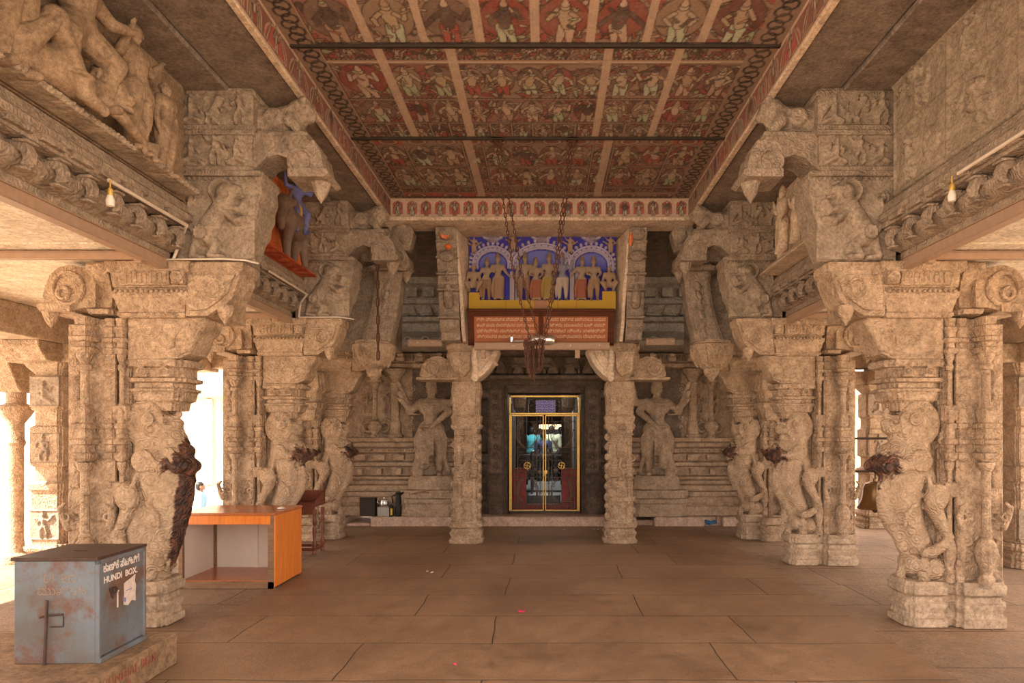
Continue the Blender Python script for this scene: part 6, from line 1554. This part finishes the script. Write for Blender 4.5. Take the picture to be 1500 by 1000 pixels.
# ------------------------------------------------------------------ outer pillars and the world outside
def outer_pillar(x,y,s,label):
    t=empty('aisle_pillar',(x,y,0)); tag(t,label,'pillar','plain block pillars at the outer edge of the aisles')
    m=MB(); base_st(m,0,0,.25,.25,.3); m.stack(0,0,[(.3,.2,.2),(.95,.2,.2),(.97,.23,.23),(1.05,.23,.23),(1.07,.17,.17),(1.25,.17,.17),(1.27,.21,.21),(1.75,.21,.21),(1.77,.17,.17),(1.95,.17,.17),(1.97,.2,.2),(2.38,.2,.2),(2.4,.16,.16),(2.5,.24,.24),(2.55,.26,.26)],redent(1,.8,.9)); m.build('shaft',M['pillar'],t,25,.008)
    rr=random.Random(int(abs(x*7+y)))
    for z in (.35,1.3,2.0): relief('carved_panel',M['relief'],(-.18,-.205,z),(1,0,0),(0,0,1),.36,.38,[('b',0,0,.36,.02,.015),('b',0,.36,.36,.38,.015)]+rfig(.18,.03,.31,.035,rr,z>1.5),.012,t,.02)
    m=MB(); m.prism([(-.6,2.78),(-.6,2.70),(-.45,2.55),(.45,2.55),(.6,2.70),(.6,2.78)],'y',-.22,.22); m.prism([(-.6,2.78),(-.6,2.70),(-.45,2.55),(.45,2.55),(.6,2.70),(.6,2.78)],'x',-.22,.22); m.build('capital',M['pillar'],t,0,.01)
    return t
outer_pillar(-6.12,8.65,-1,'square block pillar at the far left edge with small carved squares')
outer_pillar(6.12,8.65,1,'square block pillar at the far right picture edge')
outer_pillar(5.98,12.3,1,'pale block pillar seen through the gap between the two right lion pillars')
t=empty('round_column',(-6.78,8.85,0)); tag(t,'slim round column with broad capital, leftmost in the glare','column')
MB().lathe(0,0,[(.16,0),(.16,.1),(.10,.14),(.085,.3),(.085,1.5),(.11,1.55),(.09,1.6),(.09,1.8),(.16,1.9),(.2,1.97),(.2,2.02),(.11,2.06),(.11,2.2)],20).build('shaft',M['pillar'],t); MB().prism([(-.45,3.13),(-.45,2.9),(-.3,2.5),(-.12,2.2),(.12,2.2),(.3,2.5),(.45,2.9),(.45,3.13)],'x',-.15,.15).build('capital',M['pillar'],t,0,.01)
# brass bell hung from rods between the pillars
yB=8.9; xB=PX(1282,yB)
t=empty('brass_bell',(xB,yB,PZ(745,yB))); tag(t,'brass bell hanging in the gap behind the near right pillar','bell')
MB().lathe(0,0,[(.215,0),(.225,.015),(.20,.05),(.165,.12),(.15,.2),(.145,.28),(.12,.33),(.06,.355),(.03,.36),(.03,.39)],24).build('body',M['bellbrass'] if 'bellbrass' in M else M['brass'],t)
MB().lathe(0,0,[(.02,-.05),(.035,-.03),(.03,.0),(.01,.03),(.01,.3)],10).build('clapper',M['rust'],t); chain_mb([(0,0,.37),(0,0,.50)],.05,.03,.006).build('hanging_chain',M['rust'],t)
m=MB(); m.tube([(3.86,yB,PZ(690,yB)),(5.92,yB-.1,PZ(690,yB))],.015,8); tag(m.build('iron_rod',M['blackiron'],None),'lower black iron rod carrying the brass bell','rod')
m=MB(); m.tube([(3.86,yB,PZ(642,yB)),(5.92,yB-.1,PZ(642,yB))],.015,8); m.tube([(4.02,yB,PZ(642,yB)),(4.12,yB,PZ(690,yB))],.01,6); tag(m.build('iron_rod',M['blackiron'],None),'upper black iron rod above the bell with a slanting stay','rod')
# courtyard buildings, far and sunlit
def shrine_block(x,y,w,d,h,label,tower=False):
    t=empty('stone_building',(x,y,-1.4)); tag(t,label,'building')
    m=MB(); m.stack(0,0,[(0,w,d),(.5,w,d),(.55,w*.95,d*.95),(.9,w*.95,d*.95),(1.0,w,d),(1.2,w*.97,d*.97),(1.3,w*.93,d*.93),(h*.8,w*.93,d*.93),(h*.82,w*1.02,d*1.02),(h*.88,w*1.05,d*1.05),(h*.9,w*.92,d*.92),(h,w*.92,d*.92)],redent()); m.build('wall',M['outst'],t,0)
    m=MB()
    if tower: 
        for i in range(4): f=.75-.13*i; m.stack(0,0,[(h+i*1.0,w*f,d*f),(h+i*1.0+.6,w*f,d*f),(h+i*1.0+.7,w*f*1.08,d*f*1.08),(h+i*1.0+1.0,w*f*.9,d*f*.9)],redent())
    else: m.stack(0,0,[(h,w*.9,d*.9),(h+.3,w*.9,d*.9),(h+.35,w*.8,d*.8)],redent())
    m.build('roof',M['outst'],t,0)
    m=MB()
    for i in range(5): m.bx(-w*.8+i*w*.4-.12,-w*.8+i*w*.4+.12,-d*.97,-d*.9,1.3,h*.8)
    m.build('pilaster_row',M['outst'],t,0)
shrine_block(-13.5,27,4.2,3,5.4,'pale sunlit shrine building beyond the left aisle, glaring white',True)
shrine_block(-30,22,5,7,5.0,'long pale building at the far left of the courtyard')
shrine_block(12.5,24,4.5,3,5.2,'pale sunlit building seen through the gap on the right',True)
shrine_block(30,18,5,7,5.0,'long pale building at the far right of the courtyard')
person(PX(294,19),19.0,-1.39,1.72,PI/2+.5,'c_shirtblue','c_trouser','person in a light blue shirt standing in the glare outside on the left')
# motorcycle-dark rail glimpsed past the second left pillar
m=MB(); m.tube([(-4.3,12.6,.85),(-5.6,14.0,.55)],.03,8); m.tube([(-4.3,12.6,.6),(-5.6,14.0,.3)],.03,8); m.tube([(-4.3,12.6,-.02),(-4.3,12.6,.9)],.03,8); m.tube([(-5.6,14.0,-.02),(-5.6,14.0,.6)],.03,8)
tag(m.build('stair_rail',M['blackiron'],None),'dark metal stair rail in the glare past the second left pillar','rail')

# ------------------------------------------------------------------ every detached piece of a part becomes a part of its own
def pieces_of(me):
    n=len(me.vertices); par=np.arange(n); ed=np.empty(len(me.edges)*2,dtype=np.int64); me.edges.foreach_get('vertices',ed); ed=ed.reshape(-1,2)
    lab=np.arange(n)
    while True:
        m_=np.minimum(lab[ed[:,0]],lab[ed[:,1]]); new=lab.copy(); np.minimum.at(new,ed[:,0],m_); np.minimum.at(new,ed[:,1],m_); new=new[new]
        if (new==lab).all(): break
        lab=new
    co=np.empty(n*3); me.vertices.foreach_get('co',co); co=co.reshape(-1,3)
    ids,inv=np.unique(lab,return_inverse=True); k=len(ids)
    if k<2 or k>400: return None
    lo=np.full((k,3),np.inf); hi=np.full((k,3),-np.inf); np.minimum.at(lo,inv,co); np.maximum.at(hi,inv,co); size=(hi-lo).max(1)
    gap=np.maximum(0,np.maximum(lo[:,None]-hi[None],lo[None]-hi[:,None])); near=np.sqrt((gap**2).sum(2))<=np.maximum(.02,.5*np.maximum(size[:,None],size[None]))
    pl=np.arange(k)
    for _ in range(k):
        nw=np.where(near,pl[None,:],k).min(1)
        if (nw==pl).all(): break
        pl=nw
    u,pi_=np.unique(pl,return_inverse=True)
    return (len(u),pi_[inv]) if len(u)>1 else None
def split_parts():
    cache={}
    for o in list(COL.objects):
        if o.type!='MESH' or len(o.data.vertices)>60000: continue
        root=o
        while root.parent: root=root.parent
        if root.get('kind')=='structure' and root is o: continue
        if o.parent is None and o.name.split('.')[0] not in ('flower_petal','leaf_sprig','litter_scrap','paper_crumb'): continue
        if 'lettering' in o.name: continue
        me=o.data
        if me.name not in cache:
            r=pieces_of(me); cache[me.name]=None
            if r and r[0]<=14:
                out=[]
                for i in range(r[0]):
                    m2=me.copy(); bm=bmesh.new(); bm.from_mesh(m2); bm.verts.ensure_lookup_table()
                    bmesh.ops.delete(bm,geom=[v for v,a in zip(bm.verts,r[1]) if a!=i],context='VERTS'); bm.to_mesh(m2); bm.free(); out.append(m2)
                cache[me.name]=out
        out=cache[me.name]
        if not out: continue
        for m2 in out[1:]:
            c=o.copy(); c.data=m2; COL.objects.link(c)
            if o.parent is None: c['group']=o.get('group') or o['label']; o['group']=c['group']
        o.data=out[0]
split_parts()
